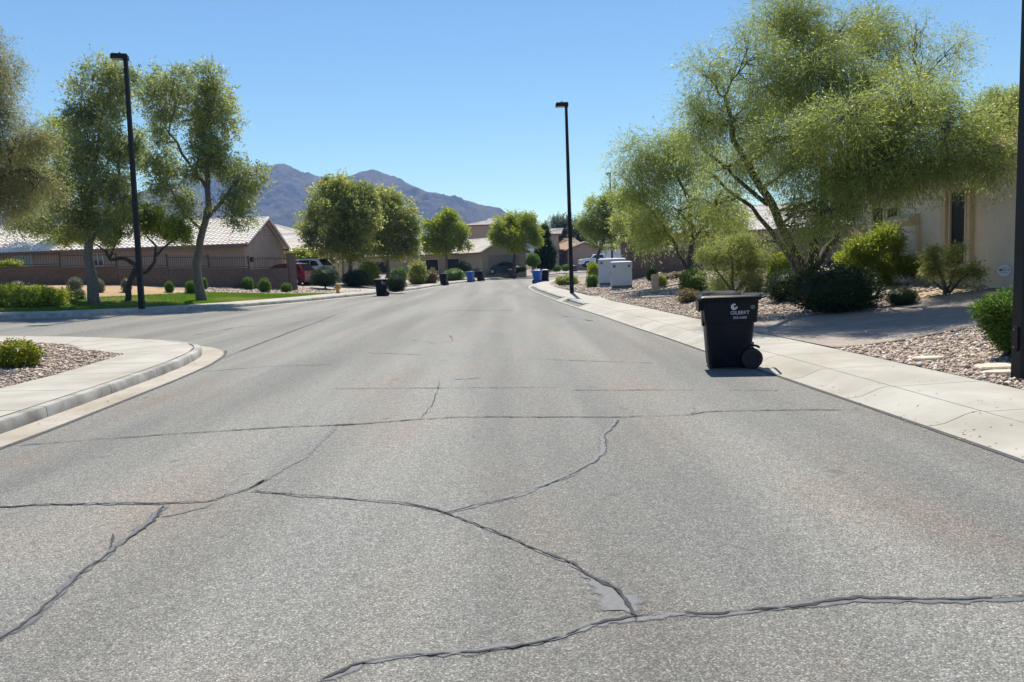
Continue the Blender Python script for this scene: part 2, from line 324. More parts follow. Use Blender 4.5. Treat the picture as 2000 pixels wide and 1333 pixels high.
def copy_tree(o, parent=None):
    c = o.copy(); COL.objects.link(c); c.parent = parent
    for ch in list(o.children): copy_tree(ch, c)
    return c
def np_mesh(name, V, Fq, tint=None):
    """mesh from an (N,3) array and an (M,k) face array; tint is one value per face"""
    me = bpy.data.meshes.new(name); V = np.ascontiguousarray(V, np.float32); Fq = np.ascontiguousarray(Fq, np.int32); m, k = Fq.shape
    me.vertices.add(len(V)); me.vertices.foreach_set('co', V.ravel())
    me.loops.add(m * k); me.loops.foreach_set('vertex_index', Fq.ravel())
    me.polygons.add(m); me.polygons.foreach_set('loop_start', np.arange(0, m * k, k, dtype=np.int32))
    if tint is not None:
        a = me.attributes.new('tint', 'FLOAT', 'FACE'); a.data.foreach_set('value', np.ascontiguousarray(tint, np.float32))
    me.update(calc_edges=True); return me
def unit(a): return a / np.maximum(1e-9, np.linalg.norm(a, axis=-1, keepdims=True))
def resample(pl, step):
    pl = np.asarray(pl, float); d = np.r_[0, np.cumsum(np.hypot(*np.diff(pl, axis=0).T))]
    n = max(2, int(round(d[-1] / step)) + 1); s = np.linspace(0, d[-1], n)
    P = np.c_[np.interp(s, d, pl[:, 0]), np.interp(s, d, pl[:, 1])]
    for _ in range(2): P[1:-1] = P[1:-1] * .5 + (P[:-2] + P[2:]) * .25
    T = np.gradient(P, axis=0); T = unit(T); return P, np.c_[T[:, 1], -T[:, 0]]        # points, right-hand normals

# ------------------------------------------------------------------ ground, roads, kerbs, pavements
def grid_sheet(xs, ys, zf, keep=None):
    X, Y = np.meshgrid(xs, ys); Z = zf(X, Y); V = np.c_[X.ravel(), Y.ravel(), Z.ravel()]
    nx = len(xs); i, j = np.meshgrid(np.arange(nx - 1), np.arange(len(ys) - 1)); a = (j * nx + i).ravel()
    Q = np.c_[a, a + 1, a + nx + 1, a + nx]
    if keep is not None:
        k = keep(X, Y).ravel(); Q = Q[k[Q].all(axis=1)]
        u, inv = np.unique(Q, return_inverse=True); V = V[u]; Q = inv.reshape(Q.shape)
    return V, Q
big = np.r_[-14000, -6000, -2500, -1000, -400, -150, np.arange(-80, 81, 10), 150, 400, 1000, 2500, 6000, 14000]
V, Q = grid_sheet(big, big, lambda x, y: np.where((x < -52) | (x > 32) | (y > 128) | (y < -9), .0, -.35) + .04 * np.clip(-x - 52, 0, 20) * 0)
g = link('ground', np_mesh('ground', V, Q), 'desert'); tag(g, 'brown desert soil reaching to the foot of the mountains', kind='structure')
V, Q = grid_sheet(np.arange(-50, 31, 1.), np.arange(-8, 127, 2.), zr)
road = link('road', np_mesh('road', V, Q), 'asphalt'); tag(road, 'grey aged asphalt street with sealed cracks and a side street on the left', kind='structure')

def sweep(P, N, prof, zf, sgn=1.):
    """prof: list of (offset, height); N right-hand normals"""
    rings = []
    for p, n in zip(P, N):
        ring = []
        for o, h in prof:
            x, y = p[0] + sgn * n[0] * o, p[1] + sgn * n[1] * o
            ring.append((x, y, float(zf(x, y)) + h))
        rings.append(ring)
    return rings
def pieces(pl, step, prof, zf, sgn, parent, name, mat, gap=.006, cond=None, sub=3, smooth=35):
    P, N = resample(pl, step / sub)
    for i in range(0, len(P) - sub, sub):
        pp, nn = P[i:i + sub + 1].copy(), N[i:i + sub + 1]
        if cond and not cond(pp): continue
        t = unit(pp[1] - pp[0]); pp[0] += t * gap; t = unit(pp[-1] - pp[-2]); pp[-1] -= t * gap
        mb = MB().loft(sweep(pp, nn, prof, zf, sgn)); mb.build(name, mat, parent, smooth)

# right-hand side: rolled kerb, then upright kerb in two stretches, and the pavement
UP = lambda pp: (28.4 < pp[:, 1].mean() < 32.2) or (33.6 < pp[:, 1].mean() < 53)
roll_prof = [(-.004, -.05), (0, .006), (.08, .008), (.17, .022), (.27, .058), (.37, .098), (.45, .117), (.52, .122), (.52, -.05)]
up_prof = [(-.004, -.05), (0, .008), (.33, .004), (.335, .10), (.36, .128), (.52, .132), (.52, -.05)]
kr = tag(empty('kerb'), 'pale concrete rolled kerb along the right edge of the street', kind='structure')
pieces(R_EDGE, 1.5, roll_prof, zroad, 1, kr, 'kerb_segment', 'concrete', cond=lambda p: not UP(p), sub=4)
pieces(R_EDGE, 1.5, up_prof, zroad, 1, kr, 'kerb_segment', 'kerb', cond=UP, sub=4)
pv = tag(empty('pavement'), 'pale concrete pavement slabs along the right side of the street', kind='structure')
pieces(R_EDGE, 1.5, [(.527, -.04), (.527, .124), (1.55, .138), (1.55, -.04)], zroad, 1, pv, 'slab', 'concrete', cond=lambda p: p[:, 1].mean() < 100, sub=2)
pieces(R_EDGE, 1.5, [(1.556, -.04), (1.556, .136), (2.5, .15), (2.5, -.04)], zroad, 1, pv, 'slab', 'concrete', cond=lambda p: 29 < p[:, 1].mean() < 34.2, sub=2)
P, N = resample(R_EDGE, 1.)
MB().loft(sweep(P, N, [(.1, -.2), (.1, -.01), (.5, .1), (1.54, .115), (1.54, -.2)], zroad, 1)).build('slab_bedding', 'joint', pv)

# left: near corner kerb, gutter and slabs
kl = tag(empty('kerb'), 'upright concrete kerb and gutter round the near left street corner', kind='structure')
pieces(LN_KERB, 1.73, [(0, -.05), (0, .01), (.012, .12), (.03, .146), (.15, .152), (.15, -.05)], zroad, -1, kl, 'kerb_segment', 'kerb', sub=5, gap=.009)
gl = tag(empty('gutter'), 'sandy concrete gutter strip below the near left kerb', kind='structure')
gut_near = np.array([(-5.6, -8), (-5.65, 8.3), (-5.78, 10.5), (-5.9, 12.4), (-6.07, 14.1), (-6.38, 15.7), (-6.75, 16.7), (-7.25, 17.45), (-7.95, 17.98), (-9.05, 18.4), (-10.3, 18.8), (-11.9, 19.05), (-16, 19), (-32, 18.6)])
pieces(gut_near, 3.46, [(-.004, -.05), (-.004, .012), (.42, .006), (.425, -.05)], zroad, 1, gl, 'gutter_segment', 'gutter', sub=8, gap=.004)
sn = tag(empty('pavement'), 'pale concrete pavement slabs round the near left corner', kind='structure')
Pk, Nk = resample(LN_KERB, .25); back = Pk - Nk * .155
def near_on(y=None, x=None):
    i = np.argmin(np.abs(back[:, 1] - y)) if y is not None else np.argmin(np.abs(back[:, 0] - x)); return tuple(back[i])
pairs = [(near_on(y=y), (-7.2 - .012 * max(0, y), y)) for y in np.arange(-7, 12.5, 1.6)]
pairs += [(near_on(y=13.6), (-7.5, 13.6)), (near_on(y=15.1), (-7.66, 15.0)), (near_on(y=16.45), (-7.72, 15.14)), (near_on(y=17.2), (-8.3, 15.52)), (near_on(x=-8.1), (-8.9, 15.9)), (near_on(x=-9.1), (-9.3, 16.2)), (near_on(x=-10.3), (-9.85, 16.78)), (near_on(x=-11.9), (-11, 17.2))]
pairs += [(near_on(x=-x), (-x, 17.2)) for x in np.arange(13.5, 30, 1.6)]
for (a0, b0), (a1, b1) in zip(pairs[:-1], pairs[1:]):
    q = np.array([a0, b0, b1, a1]); c = q.mean(0); q = c + (q - c) * (1 - .022 / max(.3, np.linalg.norm(q[0] - q[3])) if True else 1)
    q2 = q.copy()
    mb = MB(); vs = [(x, y, float(zr(x)) + .02) for x, y in q2] + [(x, y, float(zr(x)) + .156) for x, y in q2]
    mb.add(vs, [(3, 2, 1, 0), (4, 5, 6, 7), (0, 1, 5, 4), (1, 2, 6, 5), (2, 3, 7, 6), (3, 0, 4, 7)]).build('slab', 'concrete', sn)
mb = MB()
for (a0, b0), (a1, b1) in zip(pairs[:-1], pairs[1:]):
    mb.add([(x, y, float(zr(x)) + .135) for x, y in (a0, b0, b1, a1)], [(0, 1, 2, 3)])
mb.build('slab_bedding', 'joint', sn)
gp = [(-7.1, -8), (-7.25, 3)] + [p[1] for p in pairs] + [(-30, 17.2), (-32, 17.2), (-32, -8)]
def inpoly(poly, x, y):
    x = np.asarray(x, float); y = np.asarray(y, float); r = np.zeros(x.shape, bool); n = len(poly)
    for i in range(n):
        (x0, y0), (x1, y1) = poly[i], poly[(i + 1) % n]
        c = (y0 > y) != (y1 > y)
        with np.errstate(divide='ignore', invalid='ignore'): r ^= c & (x < (x1 - x0) * (y - y0) / (y1 - y0 if y1 != y0 else 1e-9) + x0)
    return r
big_gp = [(-6.9, -8)] + [(x + .25, y + .2) for x, y in gp[2:-2]] + [(-32, 17.4), (-32, -8)]
V, Q = grid_sheet(np.arange(-32, -6.8, .2), np.arange(-8, 17.8, .2), lambda x, y: zr(x) + .128 + .05 * sstep(0, 4, -7 - x), lambda x, y: inpoly(big_gp, x, y))
cg = link('ground', np_mesh('corner_bed', V, Q), 'gravel'); tag(cg, 'brown gravel bed inside the near left street corner', kind='structure')

# far left: kerb, gutter, pavement, planted slope
kf = tag(empty('kerb'), 'upright concrete kerb along the far side of the side street', kind='structure')
pieces(LF_KERB, 1.8, [(0, -.05), (0, .01), (.012, .12), (.03, .146), (.15, .152), (.15, -.05)], zroad, -1, kf, 'kerb_segment', 'kerb', sub=3, gap=.005)
gf = tag(empty('gutter'), 'concrete gutter strip below the far left kerb', kind='structure')
pieces(LF_KERB, 3.6, [(-.004, -.05), (-.004, .01), (.42, .006), (.425, -.05)], zroad, 1, gf, 'gutter_segment', 'gutter', sub=4, gap=.004)
sf = tag(empty('pavement'), 'concrete pavement between the far left kerb and the lawn', kind='structure')
pieces(LF_KERB, 1.8, [(.155, -.05), (.155, .156), (1.45, .17), (1.45, -.05)], zroad, -1, sf, 'slab', 'concrete', sub=2, gap=.006)
V, Q = grid_sheet(np.arange(-60, 16, .5), np.arange(26, 128, .5), lambda x, y: zL(x, y), lambda x, y: dist(LF_KERB, x, y) > .5)
lb = link('terrain', np_mesh('planted_slope', V, Q), 'gravel'); tag(lb, 'gravel planted slope rising from the side street to the block wall', kind='structure')
LAWN = lambda x, y: (dist(LF_KERB, x, y) > 1.44) & (dist(LF_KERB, x, y) < 1.44 + 4.4 * np.minimum(1, .16 + sstep(-24, -16.5, x)) * (1 - .72 * sstep(40, 46.5, y))) & (x > -34) & (y < 46.6)
V, Q = grid_sheet(np.arange(-34, -9, .12), np.arange(27, 47.5, .12), lambda x, y: zL(x, y) + .03, LAWN)
lw = link('lawn', np_mesh('lawn', V, Q), 'lawn'); tag(lw, 'soil under the lawn strip on the left slope', kind='structure')
TAN = lambda x, y: (dist(LF_KERB, x, y) > 2.2) & (x < -15.3 + .25 * np.sin(y * 2)) & (x > -40) & (y < 41)
V, Q = grid_sheet(np.arange(-40, -14, .25), np.arange(28, 42, .25), lambda x, y: zL(x, y) + .012, TAN)
link('bare_earth', np_mesh('bare_earth', V, Q), 'tan', None); tag(bpy.data.objects['bare_earth'], 'orange tan granite bed below the left block wall', kind='structure')

# right-hand planted ground
P, N = resample(R_EDGE, .6); ds = np.r_[0, .25, .5, .8, 1.2, 1.7, 2.3, 3, 3.8, 4.6, 5.5, 6.5, 7.5, 9, 12, 16, 22, 30]
B0 = P + N * 1.53; X = B0[:, :1] + ds[None]; Y = np.repeat(B0[:, 1:], len(ds), 1); Z = zR(X, Y) - .012 * (ds[None] < .1)
n = len(ds); i, j = np.meshgrid(np.arange(n - 1), np.arange(len(P) - 1)); a = (j * n + i).ravel()
rt = link('terrain', np_mesh('right_beds', np.c_[X.ravel(), Y.ravel(), Z.ravel()], np.c_[a, a + 1, a + n + 1, a + n]), 'gravel'); tag(rt, 'gravel front yards rising from the right-hand pavement', kind='structure')
# paver driveway between the two gravel beds on the right
dl, dr = [], []
for k in np.linspace(0, 1, 15):
    s = k ** 1.2
    a_ = np.array((5.07, 12.05)) * (1 - s) + np.array((11.9, 14.9)) * s; b_ = np.array((4.62, 16.7)) * (1 - s) + np.array((11.9, 17.2)) * s
    dl.append(a_ + np.array((0, -.25 * math.sin(k * 3.1)))); dr.append(b_ + np.array((0, .35 * math.sin(k * 3.1))))
mb = MB(); nn = 13
vs = []
for a_, b_ in zip(dl, dr):
    for t in np.linspace(0, 1, nn):
        q = a_ * (1 - t) + b_ * t; vs.append((q[0], q[1], float(zR(*q)) + .02))
mb.add(vs, [(i * nn + k, (i + 1) * nn + k, (i + 1) * nn + k + 1, i * nn + k + 1) for i in range(14) for k in range(nn - 1)])
dw = mb.build('driveway', 'paver', None, True); tag(dw, 'pinkish paver driveway shaded by the big tree on the right', kind='structure')
mb = MB()
for line, sg in ((dl, -1), (dr, 1)):
    mb.loft([[(q[0], q[1] + sg * .0, float(zR(*q)) - .05), (q[0], q[1] + sg * .0, float(zR(*q)) + .026), (q[0], q[1] + sg * .1, float(zR(*q)) + .026), (q[0], q[1] + sg * .1, float(zR(*q)) - .05)] for q in line])
mb.build('edging', 'fascia', dw)
# small yard path behind the driveway and garden edging further up
def path_strip(pts, w, mat, name, label, zf, lift=.03, parent=None, kind='structure'):
    P, N = resample(pts, .4); mb = MB().loft(sweep(P, N, [(-w / 2, -.05), (-w / 2, lift), (w / 2, lift), (w / 2, -.05)], zf))
    o = mb.build(name, mat, parent)
    if parent is None: tag(o, label, kind=kind)
    return o
path_strip([(4.35, 33.3), (6.2, 33.6), (8.2, 34.8), (11, 37)], .28, 'concrete', 'edging', 'thin concrete garden edging strip beside the tan pedestal', zR, .09)
path_strip([(9.1, 17.6), (10.0, 18.4), (11.1, 18.0)], .5, 'tan', 'path', 'tan earth path under the house wall', zR, .02)
# driveway of the red car
path_strip([(-8.6, 51.5), (-12, 53), (-18, 55)], 5.6, 'concrete', 'driveway', 'pale concrete driveway where the red car is parked', zL, .04)
path_strip([(-6.6, 72.5), (-12, 75), (-20, 79)], 5., 'concrete', 'driveway', 'pale concrete driveway beyond the hydrant trees', zL, .04)
path_strip([(-1.5, 90.5), (-4.5, 93), (-9.5, 97)], 5., 'concrete', 'driveway', 'pale concrete driveway under the dark blue car', zL, .04)

# cracks and sealant, parts of the road
def ribbon(px, w, name, mat, lift, jag=.35, step=.05, seed=0, gaps=None, wander=.8):
    r = np.random.default_rng(seed * 7 + len(px)); g_ = np.array([tuple(ground(*p))[:2] for p in px]); P, N = resample(g_, step); n = len(P)
    def sm(k, s_): return np.convolve(r.normal(0, s_ * math.sqrt(k), n + k - 1), np.ones(k) / k, 'valid')
    if gaps is None: gaps = mat == 'crack'
    P = P + N * (sm(25, .008) + sm(5, .005) + r.normal(0, .0045, n))[:, None]
    w1 = np.maximum(w * (1 + jag * sm(7, .8) + .35 * r.normal(0, 1, n)), .12 * w); w2 = np.maximum(w * (1 + jag * sm(7, .8) + .35 * r.normal(0, 1, n)), .12 * w)
    on = np.ones(n)
    if gaps: on = sstep(-1.3, -.5, sm(15, 1.)); w1 = w1 * on; w2 = w2 * on
    f = np.minimum(1, np.minimum(np.arange(n), np.arange(n)[::-1]) / 2.)
    k = 2.1; A = P + N * (w1 * f * k)[:, None]; B = P - N * (w2 * f * k)[:, None]; ok = (on[1:] > .02) | (on[:-1] > .02)
    V = [(x, y, float(zr(x)) + lift) for q in (A, P, B) for x, y in q]
    mb = MB(); mb.add(V, [(c * n + i, c * n + i + 1, (c + 1) * n + i + 1, (c + 1) * n + i) for c in (0, 1) for i in range(n - 1) if ok[i]])
    o = mb.build(name, mat, road, fix=False); at_ = o.data.attributes.new('edge', 'FLOAT', 'POINT'); at_.data.foreach_set('value', np.r_[np.zeros(n), f, np.zeros(n)].astype(np.float32))
    return o
cA = [(600,1345),(650,1328),(700,1303),(800,1289),(930,1281),(1040,1268),(1100,1250),(1150,1226),(1200,1215),(1240,1212),(1320,1204),(1400,1203),(1480,1193),(1560,1187),(1640,1176),(1720,1178),(1850,1178),(1930,1181),(2040,1177)]
cB = [(1242,1216),(1222,1192),(1188,1160),(1150,1130),(1128,1116)]
cB2 = [(1248,1220),(1228,1196),(1195,1155),(1145,1130),(1110,1105),(1060,1085),(1010,1062),(960,1040),(900,1018),(866,1004),(800,990),(740,982),(600,970),(480,962)]
cC2 = [(520,935),(480,962),(450,968),(420,983),(300,986),(200,988),(80,990),(-30,995)]
cC3 = [(325,985),(300,1018),(210,1085),(150,1135),(60,1210),(-20,1268),(-70,1310)]
cC5 = [(425,982),(380,1000),(300,1018)]
cC4 = [(480,962),(520,935),(590,900),(630,862),(660,832)]
cD = [(845,1008),(866,1003),(930,988),(1000,972),(1060,950),(1110,930),(1160,902),(1182,880),(1175,852),(1195,835),(1203,818)]
cE = [(25,874),(200,858),(400,845),(560,835),(700,830),(830,820),(900,817),(1180,817),(1340,812),(1380,806),(1540,803),(1700,802)]
for pts, w, sd in ((cA, .017, 1), (cB, .055, 2), (cB2[:7], .008, 3), (cC2, .011, 4), (cC3, .018, 5), (cC4, .013, 6), (cD, .02, 7), (cC5, .012, 8), (cB2[6:], .008, 9)):
    ribbon(pts, w, 'crack_sealant', 'seal', .004, .5, seed=sd)
for pts, w, sd in ((cA, .008, 11), (cB2, .0055, 12), (cC2, .006, 13), (cC3, .006, 14), (cE, .0085, 15), ([(x + 5, y + 1) for x, y in cD], .0035, 16), ([(270,779),(340,775),(412,769)], .012, 19), ([(385,728),(520,717),(660,713)], .008, 20), ([(1110,764),(1300,763),(1560,766)], .007, 21), ([(880,744),(948,739)], .01, 22), ([(1000,701),(1150,706),(1300,711)], .008, 23), ([(860,742),(848,790),(822,818)], .0035, 24), ([(800,664),(850,672),(885,668),(878,655)], .006, 25), ([(1340,812),(1360,806),(1353,795)], .006, 26), ([(215,1045),(222,1058),(212,1078)], .006, 27), ([(380,655),(460,640),(590,632)], .012, 28), ([(1100,618),(1160,628)], .02, 29), ([(870,608),(1010,606)], .03, 30), ([(700,690),(830,694)], .008, 31), ([(640,760),(1100,758)], .006, 32)):
    ribbon(pts, w, 'crack', 'crack', .008, .55, seed=sd, gaps=None if sd not in (15, 12, 13) else False)
# dark tar seam along the street edges and across the mouth of the side street
ribbon([(415,707),(455,692),(500,675),(560,650),(640,622),(680,607)], .03, 'crack_sealant', 'seal', .0045, .3, .3, 40)
ribbon([(415,707),(500,675),(640,622),(680,607)], .012, 'crack', 'crack', .009, .3, .3, 41)
for pl, off in ((R_EDGE, -.03), (LN_KERB[:7], .46)):
    P, N = resample(pl, .3); P = P + N * off; P = P[(P[:, 1] > 1) & (P[:, 1] < 60)]; NN = np.c_[np.gradient(P[:, 1]), -np.gradient(P[:, 0])]; NN = unit(NN)
    wv = .02 + .012 * rng.random(len(P)); A = P + NN * wv[:, None]; B = P - NN * wv[:, None]; n = len(P)
    MB().add([(x, y, float(zr(x)) + .005) for x, y in A] + [(x, y, float(zr(x)) + .005) for x, y in B], [(i, i + 1, n + i + 1, n + i) for i in range(n - 1)]).build('edge_seam', 'seam', road, fix=False)

# ------------------------------------------------------------------ loose stones, grass
OCT_F = np.array([(0, 2, 4), (2, 1, 4), (1, 3, 4), (3, 0, 4), (2, 0, 5), (1, 2, 5), (3, 1, 5), (0, 3, 5)])
OCT_V = np.array([(1, 0, 0), (-1, 0, 0), (0, 1, 0), (0, -1, 0), (0, 0, 1), (0, 0, -1)], float)
def pebbles(name, label, n, xr, yr, keep, zf, size, parent=None):
    x = rng.uniform(*xr, n * 3); y = rng.uniform(*yr, n * 3); k = keep(x, y); x, y = x[k][:n], y[k][:n]; n = len(x)
    s = size * np.clip(rng.lognormal(-.15, .4, n), .35, 2.1); V = OCT_V[None] * (1 + .35 * rng.normal(0, 1, (n, 6, 1)).clip(-1, 1)) + rng.normal(0, .16, (n, 6, 3))
    a = rng.uniform(0, 6.28, n); c, d = np.cos(a)[:, None], np.sin(a)[:, None]
    sx = s * rng.uniform(.8, 1.35, n); sy = s * rng.uniform(.6, 1, n); sz = s * rng.uniform(.4, .75, n)
    X, Y, Z = V[..., 0] * sx[:, None], V[..., 1] * sy[:, None], V[..., 2] * sz[:, None]
    VV = np.stack([x[:, None] + X * c - Y * d, y[:, None] + X * d + Y * c, (zf(x, y) + sz * .35)[:, None] + Z], -1).reshape(-1, 3)
    FF = (OCT_F[None] + 6 * np.arange(n)[:, None, None]).reshape(-1, 3)
    o = link(name, np_mesh(name, VV, FF, np.repeat(np.clip(rng.beta(2.2, 2, n), 0, 1), 8)), 'pebble', parent); tag(o, label, kind='stuff')
    return o
dpoly = [tuple(q) for q in dl] + [tuple(q) for q in dr[::-1]]
offdrive = lambda x, y: ~inpoly(dpoly, x, y)
Rk = lambda x, y: (-dist(R_EDGE, x, y) > 1.57) & offdrive(x, y)
pebbles('gravel', 'pinkish tan pebbles between the driveway and the near lamp post', 21000, (4.9, 9), (6, 14.6), lambda x, y: Rk(x, y), lambda x, y: zR(x, y), .027)
pebbles('gravel', 'pebbles under the shrubs between the big bin and the cabinets', 30000, (3.8, 12.6), (16, 34), lambda x, y: Rk(x, y), lambda x, y: zR(x, y), .033)
pebbles('gravel', 'pebbles round the grey cabinets', 9000, (2.8, 12), (33, 50), lambda x, y: Rk(x, y), lambda x, y: zR(x, y), .05)
pebbles('gravel', 'reddish pebbles inside the near left corner', 23000, (-14, -7), (8.5, 17.3), lambda x, y: inpoly(gp, x, y), lambda x, y: zr(x) + .135 + .05 * sstep(0, 4, -7 - x), .027)
pebbles('gravel', 'pebbles at the foot of the left block wall', 14000, (-17, -9), (38, 52), lambda x, y: (dist(LF_KERB, x, y) > 1.5) & ~LAWN(x, y), zL, .05)
def blades(name, label, n, xr, yr, keep, zf, h, mat):
    x = rng.uniform(*xr, n * 6); y = rng.uniform(*yr, n * 6); k = keep(x, y); x, y = x[k][:n], y[k][:n]; n = len(x)
    a = rng.uniform(0, 6.28, n); w = .012; hh = h * rng.uniform(.5, 1.2, n); z = zf(x, y); lx, ly = rng.normal(0, .4, n) * hh, rng.normal(0, .4, n) * hh
    V = np.stack([np.c_[x - w * np.cos(a), y - w * np.sin(a), z], np.c_[x + w * np.cos(a), y + w * np.sin(a), z], np.c_[x + lx, y + ly, z + hh]], 1).reshape(-1, 3)
    dry = sstep(.62, .8, np.sin(x * .9 + 1) * np.sin(y * .7) * .5 + .5 + rng.normal(0, .1, n)) * .5 + sstep(43, 46.5, y) * .45
    o = link(name, np_mesh(name, V, np.arange(3 * n).reshape(-1, 3), np.clip(rng.random(n) * .7 + dry, 0, 1)), GREEN[mat] if mat in GREEN else M[mat]); tag(o, label, kind='stuff')
blades('grass', 'green mown grass strip under the left trees and lamp', 70000, (-34, -9), (27, 47.5), LAWN, lambda x, y: zL(x, y) + .025, .06, 'grass')

def litter():
    n = 2600; y = rng.uniform(5, 50, n); k = rng.random(n) < .7
    xr = np.interp(y, R_EDGE[:, 1], R_EDGE[:, 0]) + np.where(rng.random(n) < .6, rng.normal(.03, .1, n), rng.uniform(.3, 1.5, n)); xl = np.interp(y, LN_KERB[:6, 1], LN_KERB[:6, 0]) + rng.gamma(2, .12, n)
    k &= True; x = np.where(k, xr, xl); keep = k | (y < 15.5); x, y, k = x[keep], y[keep], k[keep]; n = len(x)
    off = x - np.interp(y, R_EDGE[:, 1], R_EDGE[:, 0]); z = np.where(k, np.interp(off, [0, .08, .17, .27, .37, .45, .52, 1.55], [.008, .012, .026, .062, .102, .121, .127, .142]), .016)
    P = np.c_[x, y, z + .003]; D = np.c_[rng.normal(0, 1, (n, 2)), rng.normal(.1, .15, n)]; r = rng
    Dn = unit(D); S_ = unit(np.cross(Dn, np.tile([0, 0, 1.], (n, 1)))); L_ = rng.uniform(.008, .035, n)[:, None]; w_ = L_ * .35
    V = np.stack([P, P + Dn * L_ * .5 + S_ * w_, P + Dn * L_, P + Dn * L_ * .5 - S_ * w_], 1).reshape(-1, 3)
    tag(link('leaf_litter', np_mesh('leaf_litter', V, np.arange(4 * n).reshape(-1, 4), rng.random(n) * .75), 'pebble'), 'dry leaf crumbs scattered along both kerbs', kind='stuff')
litter()
# ------------------------------------------------------------------ mountains
def mountains():
    az = np.linspace(-1.0, .9, 900)                        # x/y slope
    prof = [(-1.3, 95), (-.9, 100), (-.66, 125), (-.55, 150), (-.5, 160), (-.45, 172), (-.40, 190), (-.345, 205), (-.33, 204), (-.318, 200), (-.30, 203), (-.287, 205), (-.275, 198), (-.262, 186), (-.235, 178), (-.2, 176), (-.18, 179), (-.165, 176), (-.14, 168), (-.107, 149), (-.073, 135), (-.05, 126), (-.033, 115), (-.01, 106), (.01, 88), (.05, 55), (.12, 25), (.3, 12), (1.2, 6)]
    pa, ph = zip(*prof)                                    # ridge height as an angle, in 1/1500 of the distance
    rs = np.linspace(0, 1, 150); D0, D1 = 1900., 3100.
    A, Rr = np.meshgrid(az, rs); Y = D0 + (D1 - D0) * Rr; X = A * Y
    r2 = np.random.default_rng(3); nz = np.zeros(A.shape); fine = np.zeros(A.shape)
    for o in range(9):
        f = .0026 * 1.85 ** o; ang = r2.uniform(0, 6.28, 6)
        wx, wy = X + 30 * np.sin(Y * .011), Y + 30 * np.sin(X * .013)
        w = sum(np.sin(f * (wx * np.cos(t) + wy * np.sin(t)) * 2.2 + r2.uniform(0, 6.28)) for t in ang) / 6
        q = (.75 - 2.6 * np.abs(w)) * .66 ** o
        nz += q
        if o > 2: fine += q
    H = np.repeat(np.interp(az, pa, ph)[None], len(rs), 0) / F_PX * D1; k = np.minimum(1, H / 120)
    Z = H * sstep(-.15, 1.02, Rr) ** 1.3 + nz * 36 * np.sin(np.clip(Rr, 0, 1) * math.pi) ** .7 * k + fine * 13 * Rr * k
    n = len(az); V = np.c_[X.ravel(), Y.ravel(), Z.ravel() - 2]
    Vb = np.c_[X[-1] * 1.15, Y[-1] * 1.15, Z[-1] * .55 - 2]; Vc = np.c_[X[-1] * 1.3, Y[-1] * 1.3, np.full(n, -5.)]
    V = np.r_[V, Vb, Vc]; i, j = np.meshgrid(np.arange(n - 1), np.arange(len(rs) + 1)); a = (j * n + i).ravel()
    me = np_mesh('mountain', V, np.c_[a, a + 1, a + n + 1, a + n]); me.shade_smooth()
    tag(link('mountain', me, 'rock'), 'bare rocky brown mountain ridge under the sky, blue with haze', kind='structure')
mountains()

# ------------------------------------------------------------------ houses
def roof_plane(mb, O, u, v, n, len0, in0, in1, vlen, course=.36, tile=.30, amp=.035):
    """S-tile surface: courses stepped up the slope, each a wave along the eave; in0/in1 = inset of both ends at the top"""
    O, u, v, n = Vector(O), Vector(u), Vector(v), Vector(n); rows = max(1, round(vlen / course)); c = vlen / rows
    for i in range(rows):
        t0, t1 = i / rows, (i + 1) / rows; a0, b0 = in0 * (t0 + t1) / 2, len0 - in1 * (t0 + t1) / 2
        if b0 - a0 < tile: continue
        m = max(2, int(round((b0 - a0) / tile)) * 4 + 1); us = np.linspace(a0, b0, m); ph = 2 * math.pi * us / tile
        w = amp * (np.abs(np.sin(ph / 2)) * 1.3 - .3); off = rnd.uniform(-.006, .006)
        lo = [O + u * us[k] + v * (c * i - .02) + n * (w[k] + .045 + off) for k in range(m)]
        hi = [O + u * us[k] + v * (c * (i + 1) + .01) + n * (w[k] + off) for k in range(m)]
        dn = [O + u * us[k] + v * (c * i - .02) + n * (w[k] - .01) for k in range(m)]
        mb.add(lo + hi + dn, [(k, k + 1, m + k + 1, m + k) for k in range(m - 1)] + [(2 * m + k, 2 * m + k + 1, k + 1, k) for k in range(m - 1)])
def ray_face(px, py, o, rz, face, L, Wd):
    """photo ray onto one wall plane of a house, in the house's own coordinates"""
    R_ = Matrix.Rotation(-rz, 3, 'Z'); d = _F + (px - 1000) / F_PX * _R - (py - 666.5) / F_PX * _U
    p = R_ @ (Vector(_C) - Vector(o)); q = R_ @ Vector(d)
    t = {'front': -p.y / q.y, 'right': (L - p.x) / q.x, 'left': -p.x / q.x}[face]
    return p + q * t
